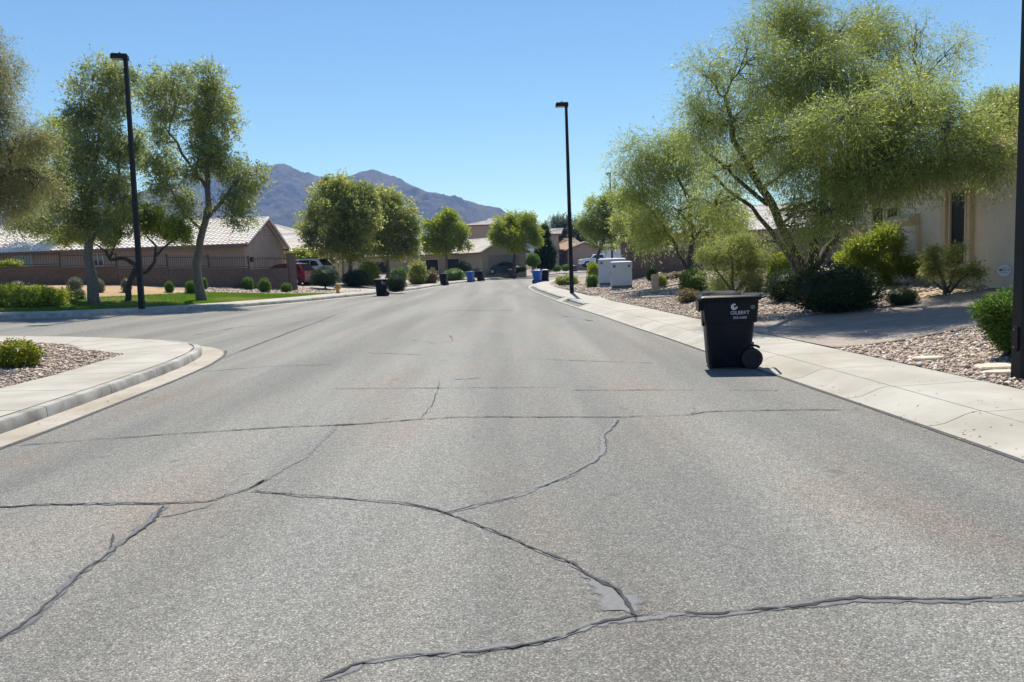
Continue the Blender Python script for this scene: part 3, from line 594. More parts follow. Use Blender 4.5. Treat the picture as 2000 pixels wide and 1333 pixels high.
def house(name, label, o, rz, L, Wd, eave, rise, kind='hip', wall='stucco', tile='tile', oh=.45, cols=.30, course=.36, depth=1.2, openings=(), nfront=True):
    h = tag(empty(name, o, rz), label, 'house')
    mb = MB(); half = Wd / 2
    if kind == 'gable':
        prof = [(0, -depth), (Wd, -depth), (Wd, eave), (half, eave + rise * half / (half + oh)), (0, eave)]
        vs = [(0, y, z) for y, z in prof] + [(L, y, z) for y, z in prof]
        mb.add(vs, [(0, 1, 2, 3, 4), (9, 8, 7, 6, 5), (0, 5, 6, 1), (1, 6, 7, 2), (2, 7, 8, 3), (3, 8, 9, 4), (4, 9, 5, 0)])
    else: mb.box(0, L, 0, Wd, -depth, eave)
    mb.build('wall', wall, h)
    drop = rise * oh / (half + oh); ez = eave - drop * .5; sl = math.hypot(half + oh, rise); cs, sn_ = (half + oh) / sl, rise / sl
    ins = (half + oh) if kind == 'hip' else 0.
    tb = MB(); x0 = -oh if kind == 'hip' else -.3; LL = L - 2 * x0
    roof_plane(tb, (x0, -oh, ez), (1, 0, 0), (0, cs, sn_), (0, -sn_, cs), LL, ins, ins, sl, course, cols)
    roof_plane(tb, (L - x0, Wd + oh, ez), (-1, 0, 0), (0, -cs, sn_), (0, sn_, cs), LL, ins, ins, sl, course, cols)
    if kind == 'hip':
        roof_plane(tb, (L + oh, -oh, ez), (0, 1, 0), (-cs, 0, sn_), (sn_, 0, cs), Wd + 2 * oh, ins, ins, sl, course, cols)
        roof_plane(tb, (-oh, Wd + oh, ez), (0, -1, 0), (cs, 0, sn_), (-sn_, 0, cs), Wd + 2 * oh, ins, ins, sl, course, cols)
    dk = MB(); e = .03
    if kind == 'hip':
        r0, r1 = x0 + ins, L - x0 - ins
        vs = [(x0, -oh, ez - e), (L - x0, -oh, ez - e), (L - x0, Wd + oh, ez - e), (x0, Wd + oh, ez - e), (r0, half, ez + rise - e), (r1, half, ez + rise - e)]
        dk.add(vs, [(0, 1, 5, 4), (2, 3, 4, 5), (1, 2, 5), (3, 0, 4), (0, 3, 2, 1)])
    else:
        vs = [(x, y, z - e) for x in (x0, L - x0) for y, z in ((-oh, ez), (half, ez + rise), (Wd + oh, ez))]
        dk.add(vs, [(0, 3, 4, 1), (1, 4, 5, 2)])
    rf = dk.build('roof', 'tilebed', h)
    t = tb.build('roof_tile', tile, rf, fix=False); t['kind'] = 'stuff'
    fb = MB()
    if kind == 'hip':
        fb.box(x0 - .02, L - x0 + .02, -oh - .025, -oh, ez - .2, ez + .0).box(x0 - .02, L - x0 + .02, Wd + oh, Wd + oh + .025, ez - .2, ez).box(L + oh, L + oh + .025, -oh, Wd + oh, ez - .2, ez).box(-oh - .025, -oh, -oh, Wd + oh, ez - .2, ez)
    else:
        fb.box(x0, L - x0, -oh - .025, -oh, ez - .2, ez).box(x0, L - x0, Wd + oh, Wd + oh + .025, ez - .2, ez)
        for xx in (x0 - .03, L - x0):
            fb.add([(xx + d, y, z) for d in (0, .03) for y, z in ((-oh, ez - .2), (half, ez + rise - .22), (Wd + oh, ez - .2), (Wd + oh, ez), (half, ez + rise), (-oh, ez))],
                   [(0, 1, 4, 5), (1, 2, 3, 4), (11, 10, 7, 6), (10, 9, 8, 7), (0, 6, 7, 1), (1, 7, 8, 2), (5, 4, 10, 11), (4, 3, 9, 10)])
    fb.build('fascia', 'fascia', h)
    cap = MB(); rp = ([(x0 + ins, half, ez + rise), (L - x0 - ins, half, ez + rise)])
    lines = [rp]
    if kind == 'hip': lines += [[(x0, -oh, ez), rp[0]], [(x0, Wd + oh, ez), rp[0]], [(L - x0, -oh, ez), rp[1]], [(L - x0, Wd + oh, ez), rp[1]]]
    else: lines += [[(xx, -oh, ez), (xx, half, ez + rise)] for xx in (x0, L - x0)] + [[(xx, Wd + oh, ez), (xx, half, ez + rise)] for xx in (x0, L - x0)]
    for a, b in lines:
        a, b = Vector(a), Vector(b); k = max(1, int((b - a).length / .4))
        if (b - a).length < .2: continue
        for i in range(k):
            p, q = a.lerp(b, i / k), a.lerp(b, (i + 1.12) / k); cap.tube([p + Vector((0, 0, .03)), q + Vector((0, 0, .0))], [.12, .1], 6)
    cap.build('ridge_cap', tile, rf, 40)
    for op in openings: opening(h, L, Wd, *op)
    return h
def opening(h, L, Wd, face, u0, u1, z0, z1, kind='window', **k):
    """a window, door or garage door on one face of a house, in house coordinates"""
    T = {'front': Matrix(((1, 0, 0), (0, 0, -1), (0, 1, 0))), 'right': Matrix(((0, 0, 1), (1, 0, 0), (0, 1, 0))), 'left': Matrix(((0, 0, -1), (-1, 0, 0), (0, 1, 0)))}[face]
    off = {'front': Vector((0, 0, 0)), 'right': Vector((L, 0, 0)), 'left': Vector((0, 0, 0))}[face]
    if face == 'left': u0, u1 = -u1, -u0
    def bx(mb, a0, a1, b0, b1, d0, d1):
        vs = [(a, b, d) for d in (d0, d1) for a, b in ((a0, b0), (a1, b0), (a1, b1), (a0, b1))]
        mb.add([T @ Vector(p) + off for p in vs], [(3, 2, 1, 0), (4, 5, 6, 7), (0, 1, 5, 4), (1, 2, 6, 5), (2, 3, 7, 6), (3, 0, 4, 7)]); return mb
    fm = k.get('frame', 'frame'); fw = k.get('fw', .07)
    if kind == 'garage':
        g_ = empty('garage_door'); g_.parent = h; n = 4
        for i in range(n):
            a, b = z0 + (z1 - z0) * i / n, z0 + (z1 - z0) * (i + 1) / n; bx(MB(), u0, u1, a + .008, b - .008, .002, .035).build('panel', k.get('mat', 'garage'), g_)
        mb = MB(); bx(mb, u0 - .12, u0 - .005, z0, z1 + .12, 0, .07); bx(mb, u1 + .005, u1 + .12, z0, z1 + .12, 0, .07); bx(mb, u0 - .004, u1 + .004, z1 + .005, z1 + .12, 0, .068); mb.build('frame', k.get('frame', 'stucco'), g_)
        return
    w = bx(MB(), u0, u1, z0, z1, .001, .012).build('window' if kind == 'window' else 'door', k.get('mat', 'pane'), h)
    mb = MB(); bx(mb, u0 - fw, u0, z0 - fw, z1 + fw, 0, .06); bx(mb, u1, u1 + fw, z0 - fw, z1 + fw, 0, .06); bx(mb, u0 + .001, u1 - .001, z1, z1 + fw, 0, .058); bx(mb, u0 + .001, u1 - .001, z0 - fw, z0, 0, .058)
    mb.build('frame', fm, w)
    if k.get('mull'): bx(MB(), (u0 + u1) / 2 - .025, (u0 + u1) / 2 + .025, z0 + .001, z1 - .001, .012, .045).build('mullion', fm, w)
    if k.get('sill'): bx(MB(), u0 - fw - .08, u1 + fw + .08, z0 - fw - .1, z0 - fw - .002, 0, .16).build('sill', k['sill'], w)

# long house behind the left block wall
rz1 = math.radians(4); L1, W1 = 34., 11.2
E1 = at(482, 478, 48.)
o1 = Vector((E1.x, E1.y, 0)) - Matrix.Rotation(rz1, 3, 'Z') @ Vector((L1 + .3, -.45, 0)); o1.z = 1.0
e1 = E1.z - 1.0 + .12
def rf1(px, py, face='front'): return ray_face(px, py, o1, rz1, face, L1, W1)
ops = []
for (a, b) in (((29, 521), (62, 501)), ((183, 519), (200, 497))):
    p, q = rf1(*a), rf1(*b); ops.append(('front', p.x, q.x, p.z, q.z, 'window', dict(mull=True)))
house('house', 'long tan stucco house with pale tiled gable roof behind the left block wall', o1, rz1, L1, W1, e1, 1.95, 'gable', 'stucco', oh=.45)
h1 = bpy.data.objects['house']
for f_, a, b, c, d, kd, kw in ops: opening(h1, L1, W1, f_, a, b, c, d, kd, **kw)
opening(h1, L1, W1, 'right', 2.2, 7.6, -.6, 1.75, 'garage', mat='garage')
for dy, zz in ((-.25, .95), (.12, .6)): opening(h1, L1, W1, 'right', W1 / 2 + dy - .2, W1 / 2 + dy + .25, e1 + zz, e1 + zz + .2, 'window', mat='fascia', fw=.03)
mb = MB().box(L1 + .0, L1 + .16, 1.15, 1.35, 1.45, 1.75); mb.build('wall_lamp', 'bronze', h1)

# neighbour house with two hipped roofs
house('house', 'pale tiled hip roofed house rising behind the long left house', (-34, 71.5, .9), 0, 17.2, 13, 3.3, 2.35, 'hip', 'stucco2')
w2 = house('house', 'low hipped house wing with stucco wall beside the white car', (-24.6, 66.4, .75), 0, 10.4, 8, 2.8, 1.65, 'hip', 'stucco2')
opening(w2, 10.4, 8, 'front', 6.3, 9.6, -.3, 2.0, 'garage', mat='garage2')
# entrance porch column and little roof of that house
pc = empty('porch_column', (at(663, 540, 63).x, 63, .55)); tag(pc, 'slim cream porch column under a tiny tiled cap beside the hydrant tree', 'column')
MB().box(-.2, .2, -.2, .2, 0, 2.6).build('shaft', 'cream', pc); MB().box(-.27, .27, -.27, .27, 2.602, 2.75).build('cap', 'creamtrim', pc)
MB().add([(-.55, -.55, 2.752), (.55, -.55, 2.752), (.55, .55, 2.752), (-.55, .55, 2.752), (0, 0, 3.15)], [(0, 1, 4), (1, 2, 4), (2, 3, 4), (3, 0, 4), (3, 2, 1, 0)]).build('roof', 'tile', pc)

# house at the bend with garage wing, the two-storey house behind, the terracotta house
h3 = house('house', 'wide cream tiled house with porch behind the two middle street trees', (-17.5, 96, .7), 0, 15, 12, 2.65, 2.5, 'hip', 'stucco2')
for a in (1.0, 7.2, 9.8): opening(h3, 15, 12, 'front', a, a + 1.5, .5, 1.9, 'window', mat='glass')
rz3 = math.radians(-52); c3 = Vector((-3.2, 92.5, .7))
h3b = house('garage', 'tan gabled garage wing behind the dark blue car', c3 - Matrix.Rotation(rz3, 3, 'Z') @ Vector((9, 0, 0)), rz3, 9, 6.8, 2.6, 1.75, 'gable', 'stucco2')
opening(h3b, 9, 6.8, 'right', .9, 5.6, 0, 2.15, 'garage', mat='garage2')
h4 = house('house', 'two storey tan house showing above the cream tiled roof', (at(914, 440, 124).x, 124, 2.4), 0, 7.6, 9, 5.75, 1.1, 'hip', 'stucco', depth=3)
h4r = house('house', 'distant tan house corner right of the dark cypress', (at(1050, 450, 128).x, 128, 2.4), 0, 3.4, 9, 4.0, 1.0, 'hip', 'stucco', depth=3)
rz5 = math.radians(-10)
h5 = house('house', 'small house with orange terracotta tile roof at the end of the street', (at(1068, 500, 132).x, 132, 1.0), rz5, 7.0, 9, 2.9, 1.9, 'hip', 'stucco', 'tile2')
opening(h5, 7, 9, 'front', 2.0, 3.1, 0, 2.2, 'door', mat='garage2'); opening(h5, 7, 9, 'front', 4.2, 5.6, .8, 2.1, 'window', mat='glass')
h5b = house('garage', 'gabled garage wing with terracotta tiles beside the parked pickup', (at(1108, 500, 131).x - .3, 131.2, 1.0), math.radians(-88), 4, 5.6, 2.7, 1.2, 'gable', 'stucco', 'tile2')
# house behind the right-hand block wall
rz6 = math.radians(-12)
h6 = house('house', 'tan house with cream tile roof behind the right block wall', (13.2, 62, .9), rz6, 22, 12, 2.75, 2.2, 'hip', 'stucco')
for a in (2.2, 6.4, 11): opening(h6, 22, 12, 'front', a, a + 1.6, .7, 1.9, 'window', mat='glass')
# near house on the right
hz = .5; o7 = Vector((11.35, 25.3, hz)); rz7 = -math.pi / 2; L7, W7 = 14., 12.
h7 = house('house', 'cream stucco house with tall dark windows behind the paver driveway', o7, rz7, L7, W7, 3.25, 1.9, 'hip', 'cream', 'tile2', oh=.65, depth=.5)
def rf7(px, py): return ray_face(px, py, o7, rz7, 'front', L7, W7)
for (a, b) in (((1858, 515), (1889, 372)), ((1707, 470), (1728, 405)), ((1736, 470), (1757, 405))):
    p, q = rf7(*a), rf7(*b); opening(h7, L7, W7, 'front', p.x, q.x, p.z, q.z, 'window', mat='glass', frame='creamtrim', fw=.07)
p, q = rf7(1844, 520), rf7(1904, 380)
mb = MB(); mb.box(p.x, rf7(1853, 520).x, -.12, -.002, p.z - .02, 2.9).box(rf7(1896, 515).x, q.x, -.12, -.002, p.z - .02, 2.9); mb.build('trim', 'creamtrim', h7)
MB().box(p.x - .12, q.x + .1, -.24, -.003, p.z - .1, p.z + .02).build('sill', 'creamtrim', h7)
p, q = rf7(1742, 440), rf7(1797, 430)                    # sloping ledge and thicker lower wall
for (x0, x1, nm) in ((rf7(1700, 440).x - .9, rf7(1690, 440).x, 'a'), (p.x, q.x, 'b')):
    if nm == 'a': x0, x1 = rf7(1672, 440).x, rf7(1694, 440).x
    zt = 2.02 if nm == 'b' else 1.9
    MB().add([(x, y, z) for x in (x0, x1) for y, z in ((-.004, zt - .22), (-.16, zt - .22), (-.3, zt - .1), (-.3, zt - .03), (-.004, zt + .1))], [(0, 1, 2, 3, 4), (9, 8, 7, 6, 5), (0, 5, 6, 1), (1, 6, 7, 2), (2, 7, 8, 3), (3, 8, 9, 4), (4, 9, 5, 0)]).build('ledge', 'creamtrim', h7)
    MB().box(x0 + .03, x1 - .002, -.13, -.003, -.4, zt - .225).build('plinth', 'cream', h7)
xq = rf7(1958, 400).x; MB().box(xq, xq + 3.2, -.3, -.002, -.4, 3.18).build('pilaster', 'cream', h7)
MB().box(q.x + .01, xq - .01, -.05, -.002, -.3, .34).build('base_band', 'cream', h7)

# ------------------------------------------------------------------ block walls with iron fences
BL = MB().box(-.194, .194, -.09, .09, -.092, .092).mesh('block')
bmx = bmesh.new(); bmx.from_mesh(BL); bmesh.ops.bevel(bmx, geom=bmx.edges[:], offset=.008, segments=1, affect='EDGES'); bmx.to_mesh(BL); bmx.free(); BL.materials.append(M['block'])
PK = {}
def block_wall(label, flabel, pts, tops, rows, panel=2.4, fence_h=.72, pillars=()):
    w = tag(empty('block_wall', (*pts[0], 0)), label, 'wall'); fn = tag(empty('iron_fence', (*pts[0], tops[0])), flabel, 'fence')
    O = Vector((*pts[0], 0)); OF = Vector((*pts[0], tops[0])); pts = np.array(pts, float); d = np.r_[0, np.cumsum(np.hypot(*np.diff(pts, axis=0).T))]
    n = int(d[-1] // panel); core = MB(); count = 0; cap = MB(); rail = MB(); pk = 0
    for i in range(n):
        s0, s1 = d[-1] * i / n, d[-1] * (i + 1) / n
        a = Vector((np.interp(s0, d, pts[:, 0]), np.interp(s0, d, pts[:, 1]), 0)); b = Vector((np.interp(s1, d, pts[:, 0]), np.interp(s1, d, pts[:, 1]), 0))
        zt = float(np.interp((s0 + s1) / 2, d, tops)); t = (b - a).normalized(); ang = math.atan2(t.y, t.x); ln = (b - a).length; nb = max(1, round(ln / .4)); bw = ln / nb
        Rm = Matrix.Translation(a - O) @ Matrix.Rotation(ang, 4, 'Z'); core.box(0, ln, -.075, .075, zt - rows * .2 - .6, zt - .004, Rm)
        cap.box(-.005, ln + .005, -.11, .11, zt, zt + .05, Rm)
        for r in range(rows):
            for k in range(nb + (r % 2)):
                u = (k + .5) * bw if r % 2 == 0 else k * bw
                u = min(max(u, bw * .25), ln - bw * .25); sx = bw / .4 * (1 if r % 2 == 0 or 0 < k < nb else .5)
                if count >= 300: break
                o = link('block', BL, None, w); c = a - O + t * u; o.location = (c.x, c.y, zt - .1 - .2 * r); o.rotation_euler = (0, 0, ang); o.scale = (sx, 1 + rnd.uniform(0, .05), 1); count += 1
        RF = Matrix.Translation(a - OF) @ Matrix.Rotation(ang, 4, 'Z')
        rail.box(.03, ln - .03, -.018, .018, zt + .10, zt + .135, RF).box(.03, ln - .03, -.018, .018, zt + fence_h - .09, zt + fence_h - .055, RF)
        if 'post' not in PK: PK['post'] = MB().box(-.035, .035, -.035, .035, 0, fence_h + .06).box(-.045, .045, -.045, .045, fence_h + .061, fence_h + .085).mesh('post')
        if 'picket' not in PK: PK['picket'] = MB().box(-.009, .009, -.009, .009, .06, fence_h).mesh('picket')
        p = link('post', PK['post'], 'iron', fn); p.location = a - OF + Vector((0, 0, zt + .05)); p.rotation_euler = (0, 0, ang)
        m = int(ln / .115)
        for k in range(1, m):
            if pk >= 299: break
            q = link('picket', PK['picket'], 'iron', fn); q.location = a - OF + t * (ln * k / m) + Vector((0, 0, zt + .05)); q.rotation_euler = (0, 0, ang); pk += 1
    core.build('core', 'mortar', w); cap.build('coping', 'block', w); rail.build('rail', 'iron', fn)
    for (x, y, zb, zt) in pillars:
        pl = empty('pillar', (x - O.x, y - O.y, 0)); pl.parent = w; pl.rotation_euler = (0, 0, .6 if x < 0 else .05)
        k = int((zt - zb) / .2)
        for r in range(k): MB().box(-.225, .225, -.225, .225, zt - .2 * (r + 1) + .006, zt - .2 * r - .006).build('block', 'block', pl)
        MB().box(-.215, .215, -.215, .215, zb - .3, zt - .01).build('core', 'mortar', pl)
        MB().box(-.26, .26, -.26, .26, zt + .002, zt + .07).build('cap', 'block', pl)
block_wall('brown concrete block wall running behind the left lawn and shrubs', 'dark iron picket fence on top of the left block wall',
           [(-28.5, 33.9), (-23.7, 37.7), (-18.9, 41.7), (-16.6, 45.2), (-13.85, 48.2)], [2.62, 2.44, 2.15, 2.01, 1.87], 6, pillars=[(-13.65, 48.5, .2, 2.82)])
block_wall('reddish concrete block wall with end pillar behind the grey cabinets', 'dark iron picket fence on top of the right block wall',
           [(7.1, 45.5), (10.3, 46.5), (16, 48), (24, 50)], [2.08, 2.06, 2.1, 2.2], 7, pillars=[(6.85, 45.4, .2, 2.62)])

# ------------------------------------------------------------------ street lamps
def lamp(label, base, h, w0, w1, head_rz, extras=False):
    o = tag(empty('street_lamp', base, 0), label, 'lamp', 'dark street lamps')
    n = 8
    mb = MB(); rings = []
    for z, w in ((-.1, w0), (h, w1)): rings.append([(sx * w / 2, sy * w / 2, z) for sx, sy in ((-.8, -1), (.8, -1), (1, -.8), (1, .8), (.8, 1), (-.8, 1), (-1, .8), (-1, -.8))])
    mb.loft(rings).build('pole', 'bronze', o)
    hd = empty('lamp_head', (0, 0, h)); hd.parent = o; hd.rotation_euler = (0, 0, head_rz)
    mb = MB().loft([[(x, y, -.17 + (.0 if True else 0)) for x, y in ((-.5, -.17), (.1, -.17), (.1, .17), (-.5, .17))], [(x, y, -.03) for x, y in ((-.5, -.17), (.1, -.17), (.1, .17), (-.5, .17))], [(x, y, .03) for x, y in ((-.46, -.14), (.07, -.14), (.07, .14), (-.46, .14))]])
    bevel(mb.build('housing', 'bronze', hd), .012)
    MB().box(-.45, -.1, -.13, .13, -.19, -.171).build('lens', 'lens', hd)
    MB().lathe([(.035, .03), (.035, .08), (.02, .1)], 10, 'z', (-.2, 0, 0)).build('photocell', 'bronze', hd)
    if extras:
        MB().box(-.14, .14, -.14, .14, .0, .02).build('base_plate', 'bronze', o)
        mb = MB().loft([[(-w0 / 2 - t, y, z) for y, z in ((-.035, .33), (.035, .33), (.05, .36), (.05, .56), (.035, .6), (-.035, .6), (-.05, .56), (-.05, .36))] for t in (0, .02)]); hh = mb.build('hand_hole_cover', 'bronze', o)
        for z in (.37, .57): MB().lathe([(.009, -w0 / 2 - .021), (.009, -w0 / 2 - .032)], 8, 'x', (0, 0, z)).build('bolt', 'chrome', hh)
        nb = MB().box(-w0 / 2 * .55, -w0 / 2 * .25, -w0 / 2 - .004, -w0 / 2 - .0005, 1.9, 2.2).build('number_strip', 'black', o)
        mb = MB()
        for k in range(9): mb.box(-w0 / 2 * .5, -w0 / 2 * .3, -w0 / 2 - .007, -w0 / 2 - .0045, 1.915 + k * .031, 1.935 + k * .031)
        mb.build('print', 'yellow', nb)
    return o
b = at(277, 601, 30.4); lamp('tall dark lamp post standing on the lawn between the left trees', (b.x, b.y, float(zL(b.x, b.y))), at(240, 108, 30.4).z - float(zL(b.x, b.y)), .2, .13, .25).rotation_euler = (0, math.radians(1.2), 0)
b = hit(1117, 573, zR); lamp('tall dark lamp post on the gravel bed near the grey cabinets', b, at(1100, 202, b.y).z - b.z, .2, .13, 0)
b = hit(1993, 742, zR); lamp('near dark lamp post cut by the right edge of the photo', (b.x + .04, b.y, float(zR(b.x, b.y))), 9.6, .2, .15, 0, True)
b = at(1196, 520, 88); lamp('distant thin lamp post rising out of the right-hand trees', (b.x, b.y, .3), at(1192, 338, 88).z - .3, .2, .13, 0)

# ------------------------------------------------------------------ wheeled bins
def rrect(a, b, r, z, cx=0., n=4):
    pts = []
    for (sx, sy, a0) in ((1, 1, 0), (-1, 1, 90), (-1, -1, 180), (1, -1, 270)):
        for k in range(n + 1):
            t = math.radians(a0 + 90 * k / n); pts.append((cx + sx * (a - r) + r * math.cos(t), sy * (b - r) + r * math.sin(t), z))
    return pts
def text_mesh(body, size, ext=.0015):
    c = bpy.data.curves.new('text', 'FONT'); c.body = body; c.size = size; c.align_x = 'CENTER'; c.extrude = ext; c.resolution_u = 3
    o = bpy.data.objects.new('text', c); COL.objects.link(o); bpy.context.view_layer.update()
    me = bpy.data.meshes.new_from_object(o.evaluated_get(bpy.context.evaluated_depsgraph_get())); bpy.data.objects.remove(o); return me
def make_bin(label, mat, printing=True):
    o = tag(empty('wheeled_bin'), label, 'bin', 'bins put out along the kerb')
    body = MB().loft([rrect(.29, .255, .07, .02, -.02), rrect(.30, .265, .08, .06, -.02), rrect(.345, .305, .08, .66, -.01), rrect(.347, .307, .08, .672, -.01), rrect(.372, .325, .06, .68, 0), rrect(.392, .338, .06, 1.0, 0), rrect(.394, .34, .06, 1.012, 0)]).build('body', mat, o, 32)
    # recessed lift pocket and grab bar on the front
    MB().box(-.43, -.385, -.24, .24, .86, 1.0).box(-.455, -.432, -.25, .25, .84, 1.005).build('grab_bar', mat, body)
    MB().box(-.388, -.362, -.09, .09, .62, .84).build('front_rib', mat, body)
    MB().loft([rrect(.415, .36, .06, 1.0, 0), rrect(.425, .37, .06, 1.008, 0), rrect(.425, .37, .06, 1.03, 0), rrect(.41, .355, .06, 1.036, 0)]).build('rim', mat, o, 32)
    lid = MB().loft([rrect(.44, .378, .06, 1.037, -.01), rrect(.445, .383, .06, 1.05, -.01), rrect(.42, .36, .06, 1.072, -.01), rrect(.40, .33, .06, 1.078, -.02)]).build('lid', mat, o, 32)
    MB().loft([rrect(.29, .27, .05, 1.07, -.11), rrect(.245, .225, .05, 1.122, -.13), rrect(.22, .2, .05, 1.128, -.13)]).build('lid_dome', mat, lid, 32)
    MB().tube([(.40, -.27, 1.02), (.49, -.27, 1.045), (.505, -.2, 1.05), (.505, .2, 1.05), (.49, .27, 1.045), (.40, .27, 1.02)], [.017] * 6, 8).build('handle', mat, o, 40)
    for s in (-1, 1):
        w = MB().lathe([(.05, s * .262), (.14, s * .264), (.15, s * .275), (.15, s * .325), (.14, s * .338), (.1, s * .34), (.095, s * .326), (.03, s * .326), (.028, s * .335)], 24, 'y', (.29, 0, .15)).build('wheel', 'rubber', o, 35)
    MB().lathe([(.014, -.26), (.014, .26)], 10, 'y', (.29, 0, .15)).build('axle', 'chrome', o)
    for s in (-1, 1):                                          # wheel arch lips
        pts = [(.29 - .19 * math.cos(t), s * .272, .15 + .19 * math.sin(t)) for t in np.linspace(.1, 2.2, 9)]
        MB().tube(pts, [.018] * 9, 6).build('wheel_arch', mat, body, 40)
    if printing:
        for s in (-1, 1):
            R_ = Matrix.Rotation(math.pi / 2, 4, 'X') if s < 0 else Matrix.Rotation(math.pi, 4, 'Z') @ Matrix.Rotation(math.pi / 2, 4, 'X')
            for txt, size, z in (('GILBERT', .072, .80), ('503-6400', .05, .735)):
                me = text_mesh(txt, size); t = link('print', me, 'white', body); t.matrix_local = Matrix.Translation((.12, s * (.3395 if txt[0] == 'G' else .3365), z)) @ R_ @ Matrix.Rotation(math.radians(-2.2), 4, 'X')
            if s < 0:
                a = Vector((0, 0)); mb = MB()                  # round swirl emblem: crescent and inner comma
                out = [(.046 * math.cos(t), .046 * math.sin(t)) for t in np.linspace(.6, 6.1, 26)]
                inn = [(.016 + .022 * math.cos(t), -.006 + .024 * math.sin(t)) for t in np.linspace(5.6, .9, 20)]
                mb.prism(out + inn, -.0015, .0015); mb.prism([(.004, -.012), (.046, -.012), (.04, -.03), (.03, -.036), (.024, -.024), (.006, -.024)], -.0015, .0016)
                e = mb.build('emblem', 'white', body); e.matrix_local = Matrix.Translation((.04, -.3425, .91)) @ R_ @ Matrix.Rotation(math.radians(-2.2), 4, 'X') @ Matrix.Rotation(.4, 4, 'Z')
        MB().lathe([(.032, -.339), (.032, -.345), (.018, -.345), (.018, -.341)], 16, 'y', (.30, 0, .9)).build('sticker', 'cabdark', body)
    return o
BIN = make_bin('large black wheeled bin with white lettering at the right kerb', 'black')
BIN.location = (3.24, 11.42, .004); BIN.rotation_euler = (0, 0, math.radians(-9))
def place_bin(label, mat, p, rz, z=0., sc=1.):
    o = copy_tree(BIN); o['label'] = label; o.location = (p[0], p[1], z); o.rotation_euler = (0, 0, math.radians(rz)); o.scale = (sc, sc, sc)
    if mat != 'black':
        def rec(q):
            for ch in q.children:
                if ch.type == 'MESH' and ch.data.materials and ch.data.materials[0].name.startswith('black_bin'):
                    ch.data = MESHV.setdefault((ch.data.name, mat), None) or mk(ch.data, mat)
                rec(ch)
        rec(o)
    return o
MESHV = {}
def mk(me, mat):
    m = me.copy(); m.materials.clear(); m.materials.append(M[mat]); MESHV[(me.name, mat)] = m; return m
place_bin('black wheeled bin with white print left of the street beyond the hydrant', 'black', (-7.85, 47.1), 12)
place_bin('dark bin in front of the green hedge left of the two paired bins', 'black', (-5.9, 69.2), 80)
place_bin('blue bin of the pair standing by the left kerb', 'bluebin', (-4.0, 78.9), 70)
place_bin('black bin standing right beside the blue bin at the left kerb', 'black', (-3.1, 82.0), 70)
place_bin('blue bin at the tip of the right kerb', 'bluebin', (2.3, 63.5), -110)
place_bin('dark bin half hidden behind the blue bin at the right kerb', 'black', (3.0, 65.0), -100)
place_bin('brown bin in front of the dark blue car', 'brownbin', (.35, 92), 60)
place_bin('lone dark bin far down the street right of the lamp post', 'brownbin', (10.0, 119), -60, at(1123, 532.6, 119).z)

# ------------------------------------------------------------------ cabinets, pedestal, hydrant, sign, stones
def cabinet(label, base, rz, w, d, h):
    o = tag(empty('utility_cabinet', base, rz), label, 'cabinet', 'grey utility cabinets on the gravel')
    MB().box(-w / 2 - .09, w / 2 + .09, -d / 2 - .09, d / 2 + .09, -.1, .07).build('pad', 'concrete', o)
    bevel(MB().box(-w / 2, w / 2, -d / 2, d / 2, .071, h - .06).build('body', 'cab', o), .012)
    MB().loft([[(sx * (w / 2 + .03), sy * (d / 2 + .03), h - .07) for sx, sy in ((-1, -1), (1, -1), (1, 1), (-1, 1))], [(sx * (w / 2 + .03), sy * (d / 2 + .03), h - .035) for sx, sy in ((-1, -1), (1, -1), (1, 1), (-1, 1))], [(sx * (w / 2 - .1), sy * (d / 2 - .1), h) for sx, sy in ((-1, -1), (1, -1), (1, 1), (-1, 1))]]).build('lid', 'cab', o)
    MB().box(-w / 2 + .01, w / 2 - .01, -d / 2 - .01, -d / 2 - .001, .072, .2).build('plinth', 'cabdark', o)
    for s in (-1, 1): MB().box(s * (w / 2 - .14) - .06, s * (w / 2 - .14) + .06, -d / 2 - .012, -d / 2 - .002, h - .3, h - .17).build('vent', 'cabdark', o)
    dr_ = MB().box(-w / 2 - .014, -w / 2 - .002, -d / 2 + .05, d / 2 - .05, .14, h - .12).build('door', 'cab', o)
    MB().box(-w / 2 - .03, -w / 2 - .015, -.02, .02, h * .45, h * .68).build('handle', 'cabdark', dr_)
    for z in (.3, h - .3): MB().lathe([(.012, -w / 2 - .016), (.012, -w / 2 - .05)], 8, 'x', (0, d / 2 - .09, z)).build('hinge', 'cabdark', dr_)
    MB().box(-w / 2 - .017, -w / 2 - .0145, -d / 4 - .06, -d / 4 + .06, h * .6, h * .74).build('sticker', 'white', dr_)
b = hit(1214, 566, zR); cabinet('front grey utility cabinet facing the street behind the lamp post', (b.x + .05, b.y + .35, float(zR(b.x, b.y + .35))), math.radians(-4), .98, .8, 1.36)
b = hit(1195, 560, zR); cabinet('rear grey utility cabinet half hidden behind the front one', (b.x + .15, b.y + .9, float(zR(b.x, b.y + .9))), math.radians(-4), 1.45, 1.0, 1.5)
b = hit(1280, 573, zR); pd = tag(empty('utility_pedestal', b), 'short tan rounded utility pedestal on the gravel beside the edging', 'pedestal')
MB().loft([rrect(.15, .12, .06, z, 0) for z in (-.05, .05)] + [rrect(.145, .115, .06, z, 0) for z in (.06, .3, .62)]).build('body', 'pedestal', pd, 35)
MB().loft([rrect(.16, .13, .06, .6, 0), rrect(.16, .13, .06, .7, 0), rrect(.13, .1, .06, .76, 0), rrect(.07, .05, .03, .78, 0)]).build('cap', 'pedestal', pd, 35)
MB().box(-.05, .05, -.128, -.117, .3, .42).build('label_plate', 'flag', pd)
MB().loft([rrect(.155, .125, .06, .0, 0), rrect(.155, .125, .06, .06, 0)]).build('foot', 'fascia', pd)
